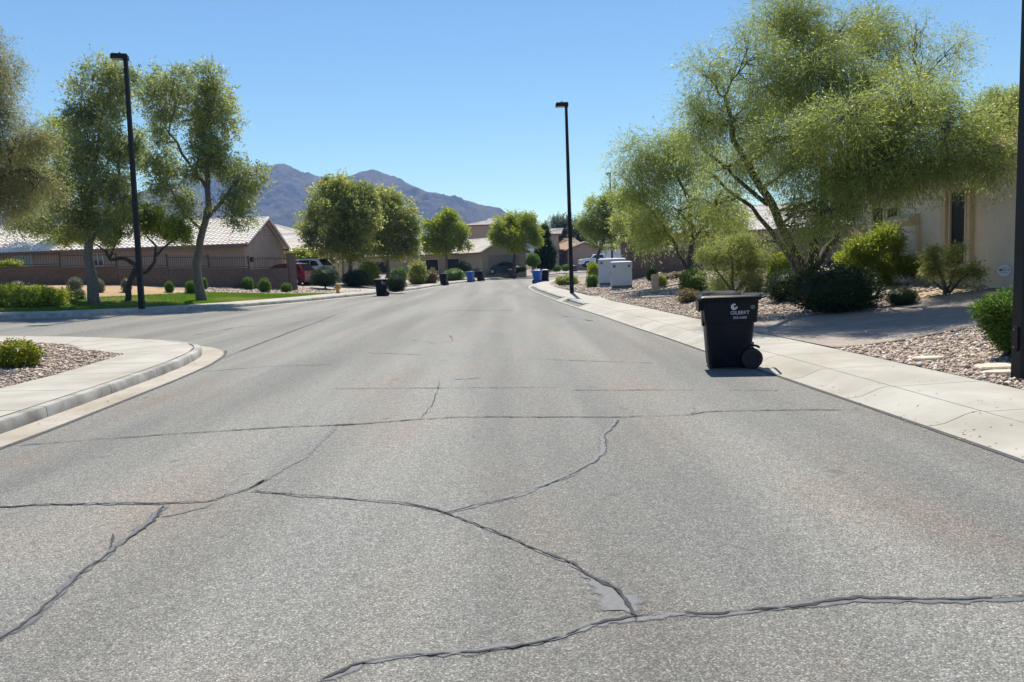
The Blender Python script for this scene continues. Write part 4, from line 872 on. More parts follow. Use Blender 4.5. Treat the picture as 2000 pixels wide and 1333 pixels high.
b = hit(660, 574, zL); hy = tag(empty('fire_hydrant', b, .5), 'ochre yellow fire hydrant at the end of the left lawn', 'hydrant')
MB().lathe([(.17, -.02), (.17, .03), (.115, .035), (.105, .08), (.105, .42), (.15, .425), (.15, .46), (.12, .465)], 16).build('barrel', 'hydrant', hy, 35)
MB().lathe([(.14, .466), (.14, .5), (.12, .56), (.08, .61), (.035, .63), (.03, .68), (.01, .69)], 16).build('bonnet', 'hydrant', hy, 35)
for s in (-1, 1): MB().lathe([(.06, s * .1), (.06, s * .17), (.075, s * .172), (.075, s * .21), (.03, s * .22)], 12, 'x', (0, 0, .37)).build('hose_nozzle', 'hydrant', hy, 35)
MB().lathe([(.075, -.1), (.075, -.17), (.095, -.172), (.095, -.22), (.03, -.23)], 12, 'y', (0, 0, .3)).build('pumper_nozzle', 'hydrant', hy, 35)
b = hit(1962, 566, zR); sg = tag(empty('yard_sign', (b.x - .15, b.y - .2, float(zR(b.x - .15, b.y - .2))), math.radians(-32)), 'small white octagonal security sign on a stake by the house wall', 'sign')
MB().tube([(0, .012, -.1), (0, .012, .55)], [.01, .01], 6).build('stake', 'chrome', sg)
MB().loft([[(.135 * math.cos(math.pi / 8 + k * math.pi / 4), y, .44 + .135 * math.sin(math.pi / 8 + k * math.pi / 4)) for k in range(8)] for y in (-.004, .002)]).build('plate', 'white', sg)
mb = MB().loft([[(-.065 + .035 * math.cos(t), y, .455 + .024 * math.sin(t)) for t in np.linspace(0, 6.28, 17)[:-1]] for y in (-.0055, -.0042)]); mb.build('emblem', 'navy', sg)
t = link('print', text_mesh('SAFE', .068, .0006), 'navy', sg); t.matrix_local = Matrix.Translation((.035, -.005, .43)) @ Matrix.Rotation(math.pi / 2, 4, 'X')
mb = MB().box(-.07, .07, -.0055, -.0042, .395, .402).box(-.05, .05, -.0055, -.0042, .5, .507).build('print', 'navy', sg)
def stone(label, px, py, w, d, h, zf, rz, seed):
    r = random.Random(seed); b = hit(px, py, zf); n = 9
    ring = [(w / 2 * math.cos(6.283 * k / n) * r.uniform(.8, 1.1), d / 2 * math.sin(6.283 * k / n) * r.uniform(.8, 1.1)) for k in range(n)]
    o = MB().loft([[(x, y, -.03) for x, y in ring], [(x, y, h * .7) for x, y in ring], [(x * .93, y * .9, h) for x, y in ring]]).build('flagstone', 'flag', None)
    o.location = (b.x, b.y, float(zf(b.x, b.y))); o.rotation_euler = (0, 0, rz); tag(o, label, 'stone', 'flat stones in the gravel')
stone('large flat pale flagstone lying beside the near lamp post', 1945, 722, .62, .4, .055, zR, .3, 1)
stone('flat pale flagstone just in front of the large one at the lamp post', 1950, 732, .5, .22, .045, zR, .2, 2)
stone('small sunken flagstone in the pebbles left of the lamp post flagstones', 1812, 704, .5, .3, .045, zR, .1, 3)
stone('pale flat stone slab beside the tan pedestal', 1290, 581, 1.5, .6, .06, zR, .1, 4)

# ------------------------------------------------------------------ cars
def car(name, label, cat, loc, rz, paint, prof, belt, roof, w, wheels, wr, wins, pillars=True, extra=None):
    """prof: side outline (x, z) from front bumper over the roof to the tail; wins: side glass polygons"""
    o = tag(empty(name, loc, rz), label, cat)
    hw = lambda z: w / 2 * (1 - .02 * max(0, .5 - z)) if z < belt else w / 2 * (1 - .24 * ((z - belt) / max(.01, roof - belt)) ** 1.1)
    n = len(prof); mb = MB(); vs = []
    for s in (-1, -.86, .86, 1): vs += [(x, s * hw(z), z - (.0 if abs(s) == 1 else -.03 * (z > belt * .6))) for x, z in prof]
    fs = [tuple(range(n))[::-1], tuple(range(3 * n, 4 * n))] + [(j * n + k, j * n + (k + 1) % n, (j + 1) * n + (k + 1) % n, (j + 1) * n + k) for j in range(3) for k in range(n)]
    bd = mb.add(vs, fs).build('body', paint, o, 28)
    for poly in wins:
        for s in (-1, 1):
            MB().add([(x, s * (hw(z) + .004), z) for x, z in poly] + [(x, s * (hw(z) - .03), z) for x, z in poly], [tuple(range(len(poly))), tuple(range(len(poly), 2 * len(poly)))] + [(k, (k + 1) % len(poly), len(poly) + (k + 1) % len(poly), len(poly) + k) for k in range(len(poly))]).build('side_window', 'carglass', o)
    for x in wheels:
        for s in (-1, 1):
            y0 = s * (w / 2 - .2)
            MB().lathe([(wr * 1.16, y0), (wr * 1.16, s * (w / 2 + .006))], 22, 'y', (x, 0, wr * 1.03)).build('wheel_arch', 'rubber', bd)
            wh = MB().lathe([(wr * .5, y0), (wr, y0 + s * .02), (wr, s * (w / 2 - .0) + s * .005), (wr * .9, s * (w / 2 + .012)), (wr * .66, s * (w / 2 + .012))], 22, 'y', (x, 0, wr)).build('wheel', 'rubber', o, 35)
            mb = MB().lathe([(wr * .64, s * (w / 2 + .008)), (wr * .6, s * (w / 2 + .014)), (wr * .15, s * (w / 2 + .02))], 10, 'y', (x, 0, wr)); mb.build('rim', 'chrome', wh)
    if extra: extra(o, hw)
    return o
def glass_x(o, x0, z0, x1, z1, hw, name, inset=.1, lift=.012):
    d = Vector((z0 - z1, 0, x1 - x0)); d.normalize()
    if d.z < 0: d = -d
    a0, a1 = hw(z0) - inset, hw(z1) - inset
    vs = [Vector((x0, -a0, z0)), Vector((x0, a0, z0)), Vector((x1, a1, z1)), Vector((x1, -a1, z1))]
    vs = [v + d * (.035 + lift) for v in vs]; MB().add(vs + [v - d * .02 for v in vs], [(0, 1, 2, 3), (4, 7, 6, 5), (0, 4, 5, 1), (1, 5, 6, 2), (2, 6, 7, 3), (3, 7, 4, 0)]).build(name, 'carglass', o)
def lights(o, hw, xf, zf, xr, zrr, hgt=.14):
    for s in (-1, 1):
        MB().box(xf - .03, xf + .12, s * (hw(zf) - .02) - (.32 if s > 0 else 0), s * (hw(zf) - .02) + (.32 if s < 0 else 0), zf, zf + hgt).build('headlight', 'head', o)
        MB().box(xr - .12, xr + .03, s * (hw(zrr) + .006) - (.22 if s > 0 else 0), s * (hw(zrr) + .006) + (.22 if s < 0 else 0), zrr, zrr + hgt * 1.4).build('tail_light', 'tail', o)
hatch = [(-1.95, .22), (-2.02, .45), (-1.98, .72), (-1.85, .86), (-1.1, 1.0), (-.45, 1.42), (-.1, 1.54), (.9, 1.55), (1.5, 1.48), (1.82, 1.05), (1.95, .9), (2.0, .55), (1.93, .25)]
def hx(o, hw):
    glass_x(o, 1.84, 1.05, 1.5, 1.44, hw, 'rear_window'); glass_x(o, -1.08, 1.02, -.47, 1.41, hw, 'windscreen'); lights(o, hw, -2.0, .62, 1.98, .82)
    for s in (-1, 1): MB().box(-.85, -.72, s * (.92) - .09, s * (.92) + .09, .98, 1.12).build('mirror', 'red', o)
b = at(603, 557, 53)
car('hatchback_car', 'red hatchback parked behind the end pillar of the left wall', 'car', (b.x - 1.75, 53.6, float(zL(b.x, 53.6)) + .04), math.radians(-14), 'red', hatch, 1.0, 1.55, 1.76, (-1.25, 1.28), .32, [[(-.75, 1.02), (-.3, 1.4), (.1, 1.46), (.12, 1.02)], [(.2, 1.02), (.2, 1.46), (.9, 1.47), (1.0, 1.02)], [(1.08, 1.04), (.99, 1.45), (1.35, 1.4), (1.6, 1.08)]], extra=hx)
suv = [(-2.25, .28), (-2.33, .6), (-2.28, .95), (-2.1, 1.08), (-1.15, 1.16), (-.55, 1.62), (-.2, 1.72), (1.1, 1.74), (1.75, 1.66), (2.12, 1.2), (2.25, 1.05), (2.3, .6), (2.22, .28)]
def sx_(o, hw):
    glass_x(o, 2.14, 1.2, 1.76, 1.62, hw, 'rear_window'); glass_x(o, -1.13, 1.18, -.57, 1.6, hw, 'windscreen'); lights(o, hw, -2.3, .8, 2.28, .95)
    for s in (-1, 1):
        MB().tube([(-.3, s * .62, 1.76), (-.2, s * .62, 1.82), (1.3, s * .62, 1.83), (1.45, s * .62, 1.74)], [.02] * 4, 6).build('roof_rail', 'bronze', o)
    MB().box(1.7, 1.95, -.6, .6, 1.66, 1.7).build('spoiler', 'bronze', o)
b = at(620, 545, 58)
car('suv_car', 'white SUV with roof rails parked behind the red hatchback and round bush', 'car', (b.x - 1.2, 58.2, float(zL(b.x, 58)) + .04), math.radians(-12), 'carwhite', suv, 1.14, 1.74, 1.9, (-1.4, 1.45), .37, [[(-.9, 1.18), (-.4, 1.6), (.1, 1.64), (.12, 1.18)], [(.2, 1.18), (.2, 1.64), (1.05, 1.65), (1.1, 1.18)], [(1.18, 1.2), (1.13, 1.64), (1.6, 1.56), (1.85, 1.24)]], extra=sx_)
sedan = [(-2.35, .25), (-2.45, .45), (-2.4, .7), (-2.2, .8), (-1.2, .93), (-.45, 1.3), (.1, 1.43), (.7, 1.42), (1.6, 1.12), (2.3, 1.02), (2.42, .85), (2.42, .45), (2.35, .25)]
def dx_(o, hw):
    glass_x(o, 1.58, 1.1, .75, 1.37, hw, 'rear_window'); glass_x(o, -1.18, .95, -.45, 1.28, hw, 'windscreen'); lights(o, hw, -2.42, .62, 2.4, .82, .1)
    for s in (-1, 1): MB().box(-.75, -.62, s * .98 - .09, s * .98 + .09, .95, 1.06).build('mirror', 'carblue', o)
b = at(981, 537, 94.5)
car('sedan_car', 'dark blue sedan parked in front of the garage at the bend', 'car', (b.x, 94.5, at(981, 535.5, 94.5).z), math.radians(14), 'carblue', sedan, .94, 1.43, 1.86, (-1.45, 1.45), .34, [[(-.85, .98), (-.3, 1.26), (.2, 1.33), (.2, .98)], [(.28, .98), (.28, 1.33), (.7, 1.32), (1.35, 1.08), (1.3, .98)]], extra=dx_)
truck = [(-2.6, .45), (-2.72, .6), (-2.7, 1.0), (-2.55, 1.12), (-1.35, 1.2), (-.75, 1.66), (-.5, 1.76), (.55, 1.78), (.85, 1.7), (.95, 1.2), (2.6, 1.2), (2.68, 1.1), (2.68, .6), (2.6, .48)]
def tx(o, hw):
    glass_x(o, .97, 1.26, .86, 1.62, hw, 'rear_window'); glass_x(o, -1.33, 1.22, -.77, 1.62, hw, 'windscreen'); lights(o, hw, -2.7, .82, 2.66, .85)
    MB().box(2.6, 2.78, -.85, .85, .5, .66).build('bumper', 'chrome', o)
b = at(1166, 518, 112)
car('pickup_truck', 'white pickup truck parked behind the grey cabinets at the right bend', 'pickup', (at(1168, 515, 112).x, 112, at(1168, 521, 112).z), math.radians(6), 'carwhite', truck, 1.18, 1.78, 1.9, (-1.75, 1.65), .4, [[(-1.05, 1.24), (-.6, 1.64), (-.2, 1.68), (-.18, 1.24)], [(-.1, 1.24), (-.1, 1.68), (.55, 1.68), (.68, 1.24)]], extra=tx)

# ------------------------------------------------------------------ foliage
def leaf_geo(P, D, Ln, Wd, tint, r):
    """diamond leaves: base, two sides, tip"""
    n = len(P); D = unit(D); S_ = unit(np.cross(D, r.normal(0, 1, (n, 3)))); N_ = np.cross(D, S_)
    mid = P + D * (Ln * .45)[:, None] + N_ * (Ln * .06)[:, None]
    V = np.stack([P, mid + S_ * (Wd / 2)[:, None], P + D * Ln[:, None], mid - S_ * (Wd / 2)[:, None]], 1).reshape(-1, 3)
    return V, np.arange(4 * n).reshape(-1, 4), tint
def sphere_pts(n, r): return unit(r.normal(0, 1, (n, 3)))
def foliage(clumps, nspray, per, leaf, spray, droop, r, sub=.42, nsub=9, twig=True, flower=0., up=.2, shell=.45, dens=None, loose=.75):
    """clumps (c, r3): leaf sprays gathered in small tufts through each clump"""
    C_ = np.array([c for c, q in clumps]); Q = np.array([q for c, q in clumps]); w = (Q.prod(1)) ** (.7) * (1 if dens is None else np.array(dens)); w /= w.sum()
    ci, sc, ss_ = [], [], []
    for i in range(len(C_)):
        k = max(3, int(nsub)); u = sphere_pts(k, r) * (r.random((k, 1)) ** shell); sc.append(C_[i] + u * Q[i] * .82); ss_.append(Q[i][None] * sub * r.uniform(.55, 1.25, (k, 1))); ci.append(np.full(k, i))
    sc, ss_, ci = np.concatenate(sc), np.concatenate(ss_), np.concatenate(ci)
    pw = w[ci] * (.04 + r.random(len(ci)) ** 1.7); pw /= pw.sum(); pick = r.choice(len(sc), nspray, p=pw)
    u = sphere_pts(nspray, r); rad = r.random((nspray, 1)) ** .42; base = sc[pick] + u * rad * ss_[pick]
    out = unit(base - C_[ci[pick]]); d = unit(out * .55 + u * .45 + r.normal(0, .45, (nspray, 3)) + np.array([0, 0, up - droop]))
    L0 = spray * r.uniform(.5, 1.3, nspray); tuft = r.random(len(sc)); st = tuft[pick] * .38 + r.random(nspray) * .2
    t = np.tile(np.linspace(.08, 1, per), (nspray, 1)) + r.normal(0, .04, (nspray, per))
    sag = -droop * .5 * (t ** 2) * L0[:, None]
    P = base[:, None] + d[:, None] * (t * L0[:, None])[..., None] + r.normal(0, 1, (nspray, per, 3)) * (.07 * spray); P[..., 2] += sag
    D = d[:, None] * .7 + r.normal(0, loose, (nspray, per, 3)); D[..., 2] -= droop * .5
    P = P.reshape(-1, 3); D = D.reshape(-1, 3); n = len(P)
    Ln = leaf[0] * r.uniform(.6, 1.35, n); Wd = leaf[1] * r.uniform(.6, 1.35, n)
    tint = np.clip(np.repeat(st, per) + r.random(n) * .36, 0, .93); tint = np.where(r.random(n) < flower * (.3 + 1.4 * np.repeat(tuft[pick], per)), 1., tint)
    if twig:
        P = np.r_[P, base]; D = np.r_[D, d + np.array([0, 0, -droop * .25])]; Ln = np.r_[Ln, L0]; Wd = np.r_[Wd, np.full(nspray, max(.006, leaf[1] * .3))]; tint = np.r_[tint, np.full(nspray, .1)]
    return leaf_geo(P, D, Ln, Wd, tint, r) + (sc, ci)
def wobble(a, b, k, amp, r, sagz=0.):
    a, b = np.array(a, float), np.array(b, float); t = np.linspace(0, 1, k)[:, None]; L_ = np.linalg.norm(b - a)
    p = a + (b - a) * t; n = r.normal(0, amp * L_, (k, 3)); n[0] = n[-1] = 0; p = p + n; p[:, 2] += (np.sin(t[:, 0] * math.pi) * sagz * L_); return p
def tree(name, label, base, Y, trunks, clumps, mat, bark, nspray, per=7, leaf=(.08, .03), spray=.4, droop=.2, seed=1, group=None, sub=.42, nsub=9, flower=0., limb_r=.06, nbr=3, px=True, shell=.45, cat='tree', up=.2, grow=1., loose=.75):
    """trunks: paths of (px, py, dY, radius); clumps: (px, py, dY, half-width px, half-height px[, half-depth m])"""
    r = np.random.default_rng(seed); o = tag(empty(name, base), label, cat, group); B = np.array(base)
    TP = []; allp = []
    for k, path in enumerate(trunks):
        pts = [np.array(at(x, y, Y + dy)) - B for x, y, dy, rad in path]; rd = [q[3] for q in path]
        if k == 0: pts[0] = np.array([0, 0, -.15]) if len(trunks) == 1 or True else pts[0]
        fine, fr = [], []
        for a, b_, ra, rb in zip(pts[:-1], pts[1:], rd[:-1], rd[1:]):
            for t in (0, .33, .66): fine.append(a * (1 - t) + b_ * t + (r.normal(0, .03, 3) * np.linalg.norm(b_ - a) if t else 0)); fr.append(ra * (1 - t) + rb * t)
        fine.append(pts[-1]); fr.append(rd[-1])
        MB().tube(fine, fr, 9).build('trunk' if k == 0 else 'limb', bark, o, True); allp += list(zip(fine[len(fine) // 3 if k == 0 else 0:], fr[len(fine) // 3 if k == 0 else 0:]))
    cl = []
    for c in clumps:
        q = np.array(at(c[0], c[1], Y + c[2])) - B; s = (Y + c[2]) / F_PX; rx, rz = c[3] * s * grow, c[4] * s * grow; ry = c[5] if len(c) > 5 and c[5] else (rx + rz) / 2 * .95
        cl.append((q, np.array([rx, ry, rz])))
    V, Fq, tint, sc, ci = foliage(cl, nspray, per, leaf, spray, droop, r, sub, nsub, True, flower, up, shell, [c[6] if len(c) > 6 else 1. for c in clumps], loose)
    link('crown', np_mesh('crown', V, Fq, tint), GREEN[mat], o)
    AP = np.array([p for p, _ in allp]); AR = np.array([q for _, q in allp])
    for i, (c, q) in enumerate(cl):
        dd = np.linalg.norm(AP - c, axis=1) + .5 * np.clip(AP[:, 2] - c[2] + .2, 0, 9); j = int(np.argmin(dd)); p0 = AP[j]; r0 = min(limb_r * (.5 + q.max() / 2.), AR[j] * .8)
        mb = MB(); pth = wobble(p0, c, 6, .05, r, .04); mb.tube(pth, np.linspace(r0, r0 * .45, 6), 6)
        ids = np.nonzero(ci == i)[0]
        for t in ids[:nbr * 3]:
            s0 = pth[r.integers(2, 6)]; p = wobble(s0, sc[t], 5, .06, r, .05); mb.tube(p, np.linspace(r0 * .4, max(.004, r0 * .1), 5), 4)
        mb.build('limb', bark, o, True)
    return o
TG = 'street trees'
# --- right side: the big palo verde and its neighbours
b = at(1580, 580, 19.4); b.z = float(zR(b.x, b.y))
tree('palo_verde_tree', 'big spreading palo verde tree with many trunks right of the street', b, b.y, [
    [(1580, 566, 0, .17), (1582, 530, 0, .15), (1600, 450, .2, .12), (1612, 350, .3, .1), (1600, 230, .4, .075), (1570, 110, .5, .04)],
    [(1580, 545, 0, .13), (1550, 490, -.2, .11), (1515, 415, -.5, .10), (1470, 340, -.8, .085), (1432, 275, -1, .065), (1415, 190, -1, .035)],
    [(1578, 555, .1, .10), (1540, 500, .5, .08), (1505, 450, .8, .06), (1440, 385, 1, .045), (1370, 330, 1.2, .03)],
    [(1600, 452, .2, .08), (1650, 380, -.6, .07), (1720, 310, -1.4, .05), (1790, 240, -2, .03)],
    [(1586, 530, 0, .1), (1630, 470, .4, .085), (1640, 400, 1, .06), (1700, 330, 1.6, .045), (1770, 230, 2, .03)],
    [(1500, 400, -.5, .06), (1440, 350, 0, .045), (1370, 290, .4, .03)]],
    [(1560, 60, .3, 75, 70), (1500, 30, .8, 45, 45, 0, .6), (1460, 120, -.8, 65, 60, 0, .6), (1380, 150, -1, 45, 55, 0, .7), (1640, 60, 0, 55, 45, 0, .8), (1700, 110, 1, 60, 50, 0, .6), (1790, 60, 1.5, 50, 45, 0, .45), (1845, 110, 1.6, 38, 45, 0, .45), (1820, 175, 1, 50, 42, 0, .5),
     (1650, 230, -3.6, 80, 45, 0, 1.4), (1520, 270, -2.8, 60, 40, 0, .7), (1780, 200, -3.4, 70, 45, 0, 1.3), (1850, 250, -4, 50, 40, 0, .8),
     (1620, 170, -1.5, 80, 60), (1730, 190, -2, 85, 55), (1540, 210, .6, 60, 60), (1430, 230, -1.2, 60, 55), (1360, 240, -.5, 48, 55), (1640, 290, -2.5, 90, 60, 0, 1.7), (1760, 280, -3, 80, 55, 0, 1.7), (1560, 330, -1.6, 60, 50), (1680, 350, -2.8, 80, 40, 0, 1.7), (1790, 330, -3.4, 70, 40, 0, 1.7), (1870, 298, -3.6, 55, 42), (1930, 300, -3.8, 46, 36), (1600, 400, -2, 60, 40), (1480, 300, .6, 45, 50), (1900, 260, -3.5, 44, 40), (1420, 330, .5, 45, 40), (1560, 440, -1, 38, 30), (1950, 290, -3.5, 44, 44), (1965, 230, -2.5, 40, 36), (1740, 345, -3.5, 66, 28), (1620, 410, -3, 50, 26), (1700, 60, 1.5, 50, 45), (1590, 120, -1, 80, 55), (1500, 170, 0, 60, 60, 0, .5), (1400, 400, .6, 50, 34, 0, .6)],
    'palo', 'greenbark', 25000, 7, (.085, .018), .55, .55, 11, TG, .42, 22, 0, .05, 7, shell=.35, loose=.42)
b = hit(1345, 528, zR, 26, 36); b = at(1345, 548, 33); b.z = float(zR(b.x, b.y))
tree('palo_verde_tree', 'slanting feathery palo verde left of the big one behind the tan pedestal', b, 33, [
    [(1345, 548, 0, .14), (1348, 500, 0, .12), (1355, 450, 0, .1), (1340, 380, 0, .07), (1310, 320, 0, .04)],
    [(1344, 530, 0, .08), (1320, 480, .3, .07), (1295, 440, .5, .05), (1250, 390, .8, .03)], [(1352, 470, 0, .07), (1390, 420, -.4, .05), (1410, 370, -.5, .03)]],
    [(1300, 275, 0, 60, 34), (1240, 300, .6, 42, 36), (1222, 350, .8, 26, 34), (1350, 320, -.5, 60, 48), (1285, 350, 0, 55, 45), (1250, 400, 1, 48, 40), (1320, 410, -.5, 60, 42), (1400, 400, -.5, 55, 50), (1275, 455, 1, 48, 28), (1390, 460, 0, 48, 26), (1430, 440, 1, 38, 38)],
    'palo', 'darkbark', 6800, 7, (.13, .03), .7, .55, 12, TG, .42, 18, 0, .05, 5, shell=.35, loose=.42)
b = at(1935, 520, 31); b.z = .9
tree('palo_verde_tree', 'yellow green tree top showing over the right house roof', b, 31, [[(1935, 520, 0, .15), (1935, 350, 0, .1), (1930, 250, 0, .05)]],
    [(1930, 225, 0, 40, 40), (1955, 200, .5, 30, 28), (1900, 262, 0, 36, 34), (1960, 260, 0, 30, 40), (1990, 240, 0, 30, 50)], 'palo', 'greenbark', 3200, 7, (.1, .034), .5, .3, 13, TG, .46, 10, .05)
b = at(1660, 520, 30); b.z = .75
tree('palo_verde_tree', 'slender tree growing between the big palo verde and the house', b, 30, [[(1660, 520, 0, .11), (1664, 470, 0, .1), (1672, 420, 0, .07), (1680, 370, 0, .04)]],
    [(1690, 360, 0, 45, 40), (1650, 390, .5, 30, 26), (1660, 340, 1, 45, 40)], 'mid', 'greenbark', 2200, 7, (.1, .035), .45, .3, 14, TG)
for nm, px_, py_, Yd, cl, mt, nsp, lf, lab, sd in (
    ('street_tree', 1160, 528, 76, [(1165, 402, 0, 22, 20), (1190, 420, 0, 30, 28), (1155, 440, 0, 26, 26), (1210, 448, 0, 30, 26), (1175, 472, 0, 34, 20), (1232, 405, 1, 26, 30), (1240, 450, 1, 30, 30), (1205, 385, 1, 24, 20)], 'palo', 5200, (.2, .075), 'yellow flowering tree over the white pickup right of the lamp post', 21),
    ('street_tree', 1245, 510, 62, [(1225, 440, 0, 26, 26), (1262, 440, 0, 32, 30), (1245, 470, 0, 34, 18), (1290, 455, 0, 28, 26)], 'mid', 2600, (.18, .07), 'olive green tree behind the pillar of the right block wall', 22),
    ('eucalyptus_tree', 1100, 515, 150, [(1095, 435, 0, 16, 13), (1110, 452, 0, 20, 18), (1090, 458, 0, 14, 13), (1122, 445, 0, 12, 12)], 'bluegum', 2200, (.36, .13), 'blue grey tree rising behind the terracotta roof', 23),
    ('eucalyptus_tree', 1134, 515, 140, [(1134, 450, 0, 14, 22), (1125, 475, 0, 14, 16), (1140, 480, 0, 12, 14)], 'bluegum', 1500, (.34, .13), 'dark grey green tree just right of the middle lamp post', 24),
    ('street_tree', 690, 552, 60, [(655, 375, 0, 38, 26), (625, 405, .5, 22, 34), (690, 388, 0, 34, 30), (660, 430, -.5, 44, 38), (702, 440, -.5, 36, 36), (630, 468, 0, 26, 26), (668, 485, -.5, 40, 22), (705, 485, 0, 30, 18), (715, 405, 1, 26, 26), (600, 440, 0, 14, 22)], 'mid', 5200, (.2, .1), 'bushy tree left of the street in front of the mountain', 25),
    ('street_tree', 757, 550, 66, [(735, 395, 0, 34, 22), (770, 418, 0, 32, 32), (738, 440, -.5, 36, 34), (786, 458, 0, 26, 34), (722, 470, 0, 30, 28), (765, 490, -.5, 40, 18), (797, 485, 0, 18, 20), (712, 435, 0, 26, 30), (805, 450, 0, 14, 20)], 'mid', 4900, (.21, .105), 'bushy tree with forked pale trunk next to the mountain tree', 26),
    ('street_tree', 873, 532, 90, [(868, 428, 0, 20, 14), (850, 452, 0, 22, 20), (884, 450, 0, 22, 22), (868, 475, -.5, 30, 16), (905, 478, 0, 13, 11), (840, 475, 0, 14, 14)], 'lime', 3400, (.22, .1), 'small round green tree in front of the porch house', 27),
    ('street_tree', 1003, 532, 91, [(1010, 428, 0, 28, 14), (985, 443, 0, 22, 17), (1034, 448, 0, 22, 18), (1005, 466, -.5, 36, 17), (1046, 465, 0, 12, 16), (970, 462, 0, 14, 12)], 'lime', 4200, (.22, .09), 'flat topped tree on a thin trunk beside the garage wing', 28),
    ('street_tree', 112, 545, 50, [(110, 262, 0, 36, 32), (80, 300, 0, 36, 34), (130, 300, 0, 26, 34), (60, 360, 0, 40, 40), (110, 360, 0, 40, 40), (20, 320, 0, 36, 50)], 'lime', 3800, (.14, .055), 'yellow green tree behind the wall at the left edge', 29),
    ('street_tree', 590, 520, 105, [(590, 452, 0, 16, 10), (610, 458, 0, 16, 10), (575, 462, 0, 12, 8)], 'palo', 1100, (.24, .1), 'pale tree top peeping over the hipped roof on the left', 30)):
    b = at(px_, py_, Yd); zz = {True: zR, False: zL}[px_ > 1000](b.x, b.y); b.z = min(b.z, float(zz)) if px_ not in (112, 590) else 1.0
    cx = np.mean([c[0] for c in cl]); cy = np.mean([c[1] for c in cl]); s = Yd / F_PX
    tree(nm, lab, b, Yd, [[(px_, py_, 0, .2), (px_ * .8 + cx * .2, py_ * .72 + cy * .28, 0, .16), (px_ * .4 + cx * .6, py_ * .35 + cy * .65, 0, .1), (cx, cy - 10, 0, .05)]], cl, mt, 'bark' if px_ < 1000 else 'darkbark', nsp, 7, lf, lf[0] * 3., .15, sd, TG, .4, 16, .02, .07, 3, shell=.3, grow=1.08)
# dark cypress-like tree
b = at(1066, 530, 97); b.z = min(b.z, .8)
tree('cypress_tree', 'dark dense conical tree right of the flat topped tree', b, 97, [[(1066, 530, 0, .15), (1066, 480, 0, .1), (1065, 455, 0, .04)]], [(1064, 452, 0, 8, 13), (1066, 475, 0, 14, 20), (1064, 498, 0, 20, 20), (1072, 515, 0, 16, 14), (1052, 512, 0, 18, 14)], 'dark', 'darkbark', 3600, 7, (.22, .08), .4, .0, 31, TG, .5, 9)
# --- left side trees
b = hit(186, 597, zL, 29)
tree('street_tree', 'tall leafy tree on the lawn left of the left lamp post', b, b.y, [
    [(186, 597, 0, .25), (179, 540, 0, .2), (173, 485, 0, .17), (175, 450, 0, .15), (168, 400, 0, .11), (185, 320, 0, .08), (200, 220, 0, .05)],
    [(174, 480, 0, .11), (198, 430, -.3, .09), (225, 370, -.4, .07), (240, 290, -.4, .04)], [(172, 430, 0, .1), (130, 400, .3, .07), (90, 425, .5, .03)]],
    [(90, 430, .2, 45, 20), (50, 440, .3, 28, 13), (140, 395, 0, 50, 38), (130, 335, 0, 42, 40), (195, 330, -.3, 56, 46), (185, 255, 0, 50, 46), (215, 180, 0, 46, 40), (165, 195, 0, 34, 34), (245, 265, -.4, 32, 46), (230, 390, -.5, 42, 32), (245, 150, 0, 22, 26), (190, 140, .3, 28, 22), (150, 440, -.4, 36, 26), (210, 440, -.3, 26, 18)],
    'ash', 'bark', 6600, 7, (.115, .052), .46, .3, 41, TG, .38, 17, .05, .06, 4, shell=.3, grow=1.15)
b = hit(395, 589, zL, 32)
tree('street_tree', 'tall leafy tree with leaning trunk on the lawn right of the left lamp post', b, b.y, [
    [(395, 589, 0, .26), (386, 545, 0, .2), (384, 510, 0, .18), (396, 450, 0, .16), (408, 400, 0, .14), (404, 330, 0, .1), (398, 250, 0, .06)],
    [(402, 430, 0, .1), (440, 385, -.3, .08), (470, 340, -.4, .05)], [(405, 370, 0, .1), (370, 320, .3, .075), (330, 260, .4, .05)], [(398, 450, 0, .08), (360, 420, -.4, .06), (335, 370, -.4, .04)]],
    [(345, 155, 0, 46, 28), (400, 175, 0, 42, 36), (310, 200, 0, 34, 38), (365, 235, 0, 50, 42), (300, 285, .3, 34, 38), (435, 235, 0, 34, 42), (430, 300, -.3, 42, 34), (468, 350, -.5, 36, 32), (495, 345, -.5, 20, 24), (345, 370, 0, 40, 36), (310, 335, .3, 30, 34), (355, 430, -.6, 30, 36), (455, 400, -.4, 34, 20), (475, 425, -.5, 28, 15), (400, 310, 0, 34, 34), (420, 190, .3, 30, 36)],
    'ash', 'bark', 7000, 7, (.12, .054), .48, .3, 42, TG, .38, 17, .06, .06, 4, shell=.3, grow=1.15)
b = hit(247, 590, zL, 29.5)
tree('twisted_tree', 'small twisted dark tree with yellow green leaves behind the left lamp post', b, b.y, [
    [(247, 592, 0, .14), (256, 545, 0, .12), (266, 518, 0, .1), (245, 506, 0, .085), (216, 508, 0, .075), (206, 490, 0, .06), (196, 486, 0, .04)],
    [(257, 540, 0, .08), (285, 532, -.2, .075), (302, 512, -.3, .07), (304, 480, -.3, .05), (285, 460, -.3, .03)], [(303, 500, -.3, .06), (325, 480, -.5, .045), (345, 465, -.6, .03)], [(214, 506, 0, .05), (225, 480, .3, .04), (238, 455, .3, .025)], [(200, 487, 0, .04), (170, 470, .2, .03), (140, 462, .3, .02)]],
    [(150, 448, 0, 34, 24), (122, 465, .2, 20, 16), (200, 432, .3, 34, 26), (240, 440, .3, 36, 26), (295, 432, -.2, 44, 24), (335, 450, -.4, 34, 20), (270, 412, 0, 44, 20), (365, 460, -.4, 18, 14), (210, 470, 0, 26, 14)],
    'lime', 'darkbark', 5200, 7, (.085, .042), .34, .2, 43, TG, .46, 9, .03, .04, 2)
b = Vector((-13.4, 14.6, .3))
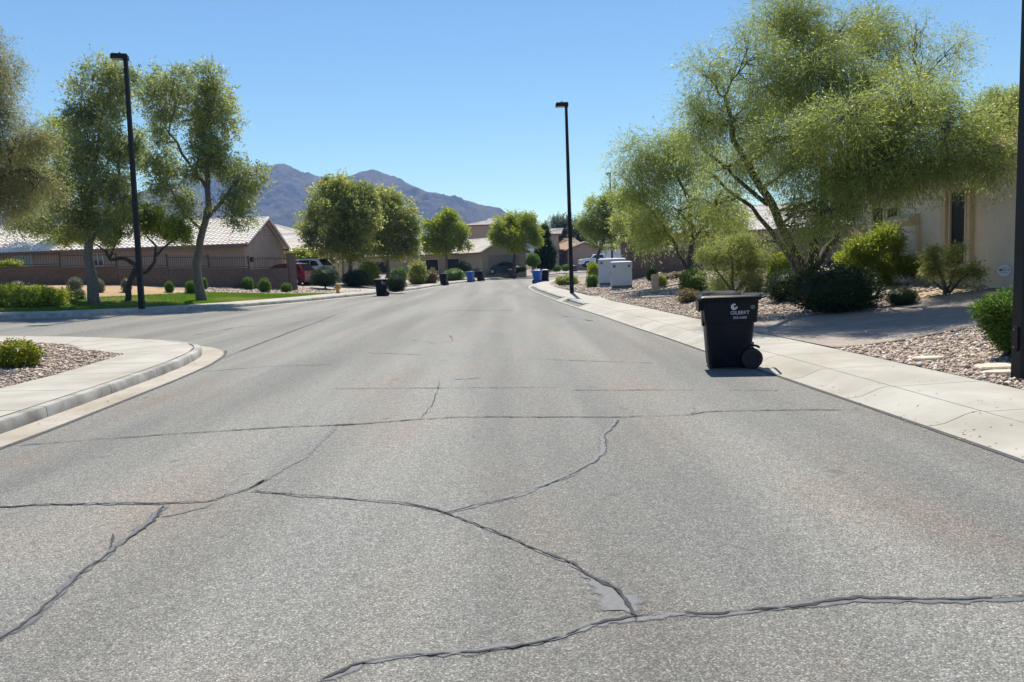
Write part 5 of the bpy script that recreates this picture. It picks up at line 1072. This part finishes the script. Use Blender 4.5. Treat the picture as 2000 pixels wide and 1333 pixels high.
tree('olive_tree', 'feathery brownish green tree reaching in at the left edge', b, 14.5, [[(-390, 800, 0, .2), (-330, 600, 0, .17), (-230, 480, 0, .12), (-100, 400, 0, .07), (20, 340, 0, .03)], [(-330, 600, 0, .12), (-220, 400, 0, .09), (-100, 200, 0, .05)]],
    [(5, 340, 0, 75, 55), (70, 365, -.3, 48, 34), (30, 270, 0, 62, 38), (-20, 240, .2, 50, 50), (-40, 160, .4, 48, 60), (0, 120, .2, 26, 44), (-70, 330, 0, 70, 80), (105, 355, -.2, 26, 20), (-30, 400, -.3, 60, 26), (20, 400, 0, 50, 22), (-150, 250, 0, 90, 120)],
    'olive', 'darkbark', 13000, 8, (.05, .013), .34, .5, 44, TG, .5, 12, 0, .05, 3)

# --- shrubs
def ball_mesh(name, mat, n, leaf, seed, rough=.06, flat=.25):
    r = np.random.default_rng(seed); u = sphere_pts(n, r); u[:, 2] = np.where(u[:, 2] < -flat * 2.6, -flat * 2.6, u[:, 2])
    k = 1 + rough * (np.sin(u[:, 0] * 5 + 1) * np.sin(u[:, 1] * 6) + np.sin(u[:, 2] * 7 + u[:, 0] * 4)) + r.normal(0, rough * .5, n); rad = k * r.uniform(.8, 1.0, n)
    P = u * rad[:, None]; D = u * .5 + r.normal(0, .7, (n, 3)); V, Fq, t = leaf_geo(P, D, leaf * r.uniform(.6, 1.4, n), leaf * .5 * r.uniform(.6, 1.4, n), np.clip(r.random(n) * .9 + r.normal(0, .05, n), 0, .97), r)
    mb = MB(); bm_ = bmesh.new(); bmesh.ops.create_icosphere(bm_, subdivisions=2, radius=.8); vv = np.array([v.co[:] for v in bm_.verts]); ff = [[v.index for v in f.verts] for f in bm_.faces]; bm_.free()
    V2 = np.r_[V, vv]; me = bpy.data.meshes.new(name); F3 = [tuple(q) for q in Fq.tolist()] + [tuple(len(V) + i for i in f) for f in ff]
    me.from_pydata(V2.tolist(), [], F3); a = me.attributes.new('tint', 'FLOAT', 'FACE'); a.data.foreach_set('value', np.r_[t, np.full(len(ff), .35)].astype(np.float32)); me.materials.append(GREEN[mat]); return me
BALL = {k: [ball_mesh('shrub', m, n, l, s + i, ro) for i in range(2)] for k, m, n, l, s, ro in (('box', 'box', 2600, .12, 60, .05), ('sage', 'sage', 2200, .13, 63, .05), ('dark', 'dark', 5200, .085, 66, .05), ('mid', 'mid', 3200, .16, 69, .12), ('lime', 'lime', 3600, .17, 72, .16), ('straw', 'straw', 2200, .2, 75, .18), ('gold', 'gold', 4200, .14, 78, .12))}
def shrub(label, px_, py_, w, h, kind, zf, y0=6., name='shrub', stem=0., depth=None, group='clipped and loose shrubs', Yat=None, y1=140.):
    b = hit(px_, py_, zf, y0, y1) if Yat is None else at(px_, py_, Yat); s = b.y / F_PX; W_, H_ = w * s / 2, h * s
    z = float(zf(b.x, b.y + W_ * .6)) if Yat is None else b.z
    o = tag(empty(name, (b.x, b.y + W_ * .6, z), rnd.uniform(0, 6.28)), label, 'shrub', group)
    f = link('foliage', BALL[kind][rnd.randrange(2)], None, o); hh = (H_ - stem * s) / 2
    f.location = (0, 0, stem * s + hh * .82); f.scale = (W_, depth if depth else W_ * .95, hh * 1.12)
    sh = max(.1, stem * s + hh * .5)
    mb = MB()
    for k in range(3 if stem == 0 else 1):
        a = k * 2.1; mb.tube([(.02 * math.cos(a), .02 * math.sin(a), -.05), (W_ * .2 * math.cos(a) * (stem == 0), W_ * .2 * math.sin(a) * (stem == 0), sh)], [.03, .02] if stem == 0 else [.06, .05], 6)
    mb.build('stem', 'darkbark', o); return o
for a in (('low grey shrub top behind the green hedge at far left', 30, 566, 24, 17, 'sage'), ('boxy grey sage ball at the wall left of the first tree', 143, 568, 28, 27, 'sage'), ('smaller grey sage ball just below the boxy one', 153, 586, 22, 22, 'sage'), ('grey sage ball right behind the first left tree trunk', 191, 572, 22, 27, 'sage'), ('grey sage ball beside the twisted tree trunk', 245, 572, 20, 29, 'sage'), ('small green ball shrub right of the left lamp post', 329, 572, 19, 23, 'box'), ('green ball shrub left of the leaning tree trunk', 371, 575, 22, 27, 'box'), ('green ball shrub at the wall right of the leaning trunk', 397, 566, 16, 25, 'box'), ('green ball shrub at the wall under the house gable', 482, 567, 25, 26, 'box'), ('tallest green ball shrub in front of the left wall end', 515, 572, 27, 29, 'box'), ('green ball shrub at the foot of the left wall pillar', 558, 572, 23, 20, 'box')):
    shrub(*a, zL, 28, 'ball_shrub')
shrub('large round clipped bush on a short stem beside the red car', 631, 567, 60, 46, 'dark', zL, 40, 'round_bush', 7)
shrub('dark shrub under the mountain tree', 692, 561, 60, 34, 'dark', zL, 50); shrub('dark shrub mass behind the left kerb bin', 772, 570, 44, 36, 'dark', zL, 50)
shrub('bright yellow green bush between the two bushy trees', 718, 556, 46, 44, 'lime', zL, 55); shrub('clipped green dome right of the forked tree', 778, 552, 36, 32, 'box', zL, 60)
shrub('loose olive bush beyond the second bushy tree', 815, 556, 38, 48, 'mid', zL, 60); shrub('straw coloured bush beside the loose olive bush', 840, 555, 32, 28, 'straw', zL, 62)
shrub('green hedge dome behind the first dark left bin', 886, 549, 48, 25, 'box', zL, 66); shrub('green shrub behind the blue and black bin pair', 942, 543, 42, 22, 'box', zL, 80); shrub('dry straw shrub in front of the dark blue car', 962, 542, 24, 16, 'straw', zL, 85)
shrub('dark shrub below the porch of the cream tiled house', 905, 540, 36, 30, 'dark', zL, 80, Yat=86); shrub('leafy green bush at the porch column', 640, 545, 30, 34, 'mid', zL, 60, Yat=64)
shrub('tall green bush behind the left wall pillar', 590, 520, 60, 34, 'lime', zL, 60, Yat=62.5)
shrub('green bush top above the wall at far left', 12, 528, 44, 20, 'lime', zL, 30, Yat=42)
shrub('topiary ball on a thin stem in the middle of the street end', 1041, 531, 30, 38, 'box', zL, 80, 'topiary', 10, Yat=92)
shrub('low dark shrub under the flat topped tree', 1012, 532, 40, 16, 'dark', zL, 80, Yat=93)
for a in (('left one of the three small domes by the terracotta house', 1069, 531, 13, 10, 'box'), ('middle one of the three small domes by the terracotta house', 1087, 531, 21, 14, 'box'), ('right one of the three small domes by the terracotta house', 1106, 530, 18, 14, 'box')): shrub(*a, zL, 80, 'ball_shrub', Yat=110)
shrub('low spreading shrub at the foot of the middle lamp post', 1108, 558, 46, 21, 'mid', zR, 30); shrub('dark clipped ball left of the grey cabinets', 1158, 562, 28, 28, 'box', zR, 30)
shrub('spiky green plant behind the clipped ball by the cabinets', 1160, 545, 24, 32, 'lime', zR, 30, Yat=50)
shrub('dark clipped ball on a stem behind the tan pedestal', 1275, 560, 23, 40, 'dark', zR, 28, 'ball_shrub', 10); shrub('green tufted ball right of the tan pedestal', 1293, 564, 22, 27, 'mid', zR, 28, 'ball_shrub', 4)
shrub('bright green leafy bush behind the near black bin', 1358, 573, 56, 50, 'box', zR, 20); shrub('low yellow green tuft left of the near black bin', 1350, 592, 44, 26, 'straw', zR, 18)
shrub('bright green bush between the palo verde trunks and the mesquite bush', 1535, 548, 60, 52, 'lime', zR, 20, Yat=25)
shrub('bright yellow green shrub left of the tall loose bush', 1668, 535, 56, 50, 'lime', zR, 20, Yat=23)
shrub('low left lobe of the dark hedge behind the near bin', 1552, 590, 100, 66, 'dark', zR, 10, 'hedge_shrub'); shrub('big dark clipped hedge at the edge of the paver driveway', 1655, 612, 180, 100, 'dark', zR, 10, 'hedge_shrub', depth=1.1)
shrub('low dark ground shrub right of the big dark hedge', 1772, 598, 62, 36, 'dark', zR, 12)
shrub('yellow flowering bush at the left photo edge inside the near corner', 12, 720, 96, 52, 'gold', lambda x, y: zr(x) + .16, 8, 'flowering_shrub')
# straw ground cover by the right wall
for i, (x, y, w, h, lab) in enumerate(((1300, 546, 60, 12, 'tan dry ground cover left of the shaded mesquite bush'), (1345, 543, 60, 14, 'tan dry ground cover under the slanting palo verde'))): shrub(lab, x, y, w, h, 'straw', zR, 30)

def bush(name, label, base, Y, stems, clumps, mat, nsp, leaf, spray, seed, droop=.15, sub=.5, nsub=9, flower=0., bark='darkbark'):
    return tree(name, label, base, Y, stems, clumps, mat, bark, nsp, 6, leaf, spray, droop, seed, 'clipped and loose shrubs', sub, nsub, flower, .02, 2, cat='shrub')
b = hit(1432, 580, zR, 16); Y = b.y + .8; b = at(1432, 572, Y); b.z = float(zR(b.x, b.y))
bush('mesquite_bush', 'large feathery mesquite bush behind the near black bin', b, Y, [[(1432, 578, 0, .05), (1430, 540, 0, .04), (1428, 500, 0, .02)], [(1432, 575, 0, .04), (1400, 530, 0, .03), (1385, 500, 0, .015)], [(1434, 575, 0, .04), (1470, 530, 0, .03), (1490, 500, 0, .015)]],
     [(1400, 495, 0, 36, 32), (1445, 490, 0, 40, 34), (1490, 505, 0, 30, 34), (1400, 545, 0, 34, 28), (1450, 545, -.2, 40, 30), (1495, 548, 0, 26, 26)], 'mid', 5200, (.06, .02), .26, 81)
b = hit(1715, 562, zR, 14); Y = b.y
bush('loose_bush', 'tall loose yellow green bush in front of the house ledge', b, Y, [[(1715, 562, 0, .04), (1712, 520, 0, .03), (1708, 480, 0, .015)], [(1716, 562, 0, .035), (1740, 520, 0, .025), (1752, 480, 0, .015)]],
     [(1690, 490, 0, 34, 28), (1730, 475, 0, 36, 24), (1755, 500, 0, 26, 34), (1700, 525, 0, 34, 26), (1740, 530, 0, 30, 24), (1665, 510, 0, 22, 22)], 'lime', 4200, (.075, .024), .26, 82)
b = hit(1850, 575, zR, 12); Y = b.y
bush('branchy_shrub', 'sparse branchy shrub standing before the tall house window', b, Y, [[(1850, 575, 0, .05), (1842, 550, 0, .04), (1828, 515, 0, .025), (1815, 495, 0, .015)], [(1851, 573, 0, .04), (1858, 545, 0, .03), (1872, 510, 0, .015)], [(1853, 573, 0, .035), (1875, 548, -.2, .025), (1900, 525, -.3, .012)], [(1848, 570, 0, .03), (1825, 552, .1, .02), (1803, 530, .2, .012)]],
     [(1815, 503, 0, 18, 14), (1870, 492, 0, 20, 14), (1840, 515, 0, 18, 12), (1885, 535, -.2, 22, 13), (1908, 522, -.3, 13, 9), (1822, 525, 0, 12, 9)], 'mid', 820, (.085, .022), .2, 83, .3, .55, 6)
b = hit(1975, 706, zR, 7); Y = b.y + .25; b.y = Y; b.z = float(zR(b.x, b.y))
bush('clipped_bush', 'bright green clipped bush flaring upwards beside the near lamp post', b, Y, [[(1975, 704, 0, .03), (1972, 660, 0, .025), (1970, 620, 0, .02)], [(1978, 704, 0, .03), (1995, 660, 0, .02), (2010, 620, 0, .015)]],
     [(1985, 585, .1, 34, 22, .3), (1955, 605, 0, 32, 22, .3), (1990, 630, 0, 40, 34, .3), (1950, 630, 0, 26, 22, .25), (1985, 672, 0, 32, 24, .22), (2030, 600, .1, 40, 40, .3), (2030, 660, .1, 30, 34, .25), (1962, 655, 0, 22, 22, .2)], 'box', 9500, (.03, .018), .08, 84, 0, .6, 14)
# spreading juniper hedge at far left
b = hit(60, 603, zL, 27); Y = b.y + 1.2; b = at(40, 598, Y); b.z = float(zL(b.x, b.y))
bush('juniper_hedge', 'broad low spreading juniper mass along the far left kerb', b, Y, [[(40, 598, 0, .04), (40, 580, 0, .03)], [(42, 598, 0, .04), (90, 582, 0, .02)], [(40, 598, 0, .04), (-20, 580, 0, .02)]],
     [(105, 581, 0, 28, 14, 1.2), (75, 577, .4, 36, 14, 1.4), (30, 576, .4, 40, 15, 1.5), (-20, 576, .4, 40, 15, 1.5), (90, 590, -.6, 36, 10, .8), (40, 590, -.7, 38, 11, .8), (-10, 590, -.6, 40, 11, .8), (-60, 583, 0, 40, 15, 1.4)], 'lime', 9000, (.09, .035), .14, 85, 0, .6, 16)

# ------------------------------------------------------------------ haze
hb = MB().box(-4200, 4200, -40, 4150, -6.5, 470).build('haze', None, None); tag(hb, 'thin bluish air between the street and the mountains', kind='stuff')
hm = bpy.data.materials.new('haze_air'); hm.use_nodes = True; hn, hl = hm.node_tree.nodes, hm.node_tree.links; hn.remove(hn['Principled BSDF'])
pv_ = hn.new('ShaderNodeVolumePrincipled'); pv_.inputs['Color'].default_value = (.27, .48, 1, 1); pv_.inputs['Absorption Color'].default_value = (1, 1, 1, 1); pv_.inputs['Density'].default_value = .0002; pv_.inputs['Anisotropy'].default_value = .1
hl.new(pv_.outputs[0], hn['Material Output'].inputs['Volume']); hb.data.materials.append(hm)
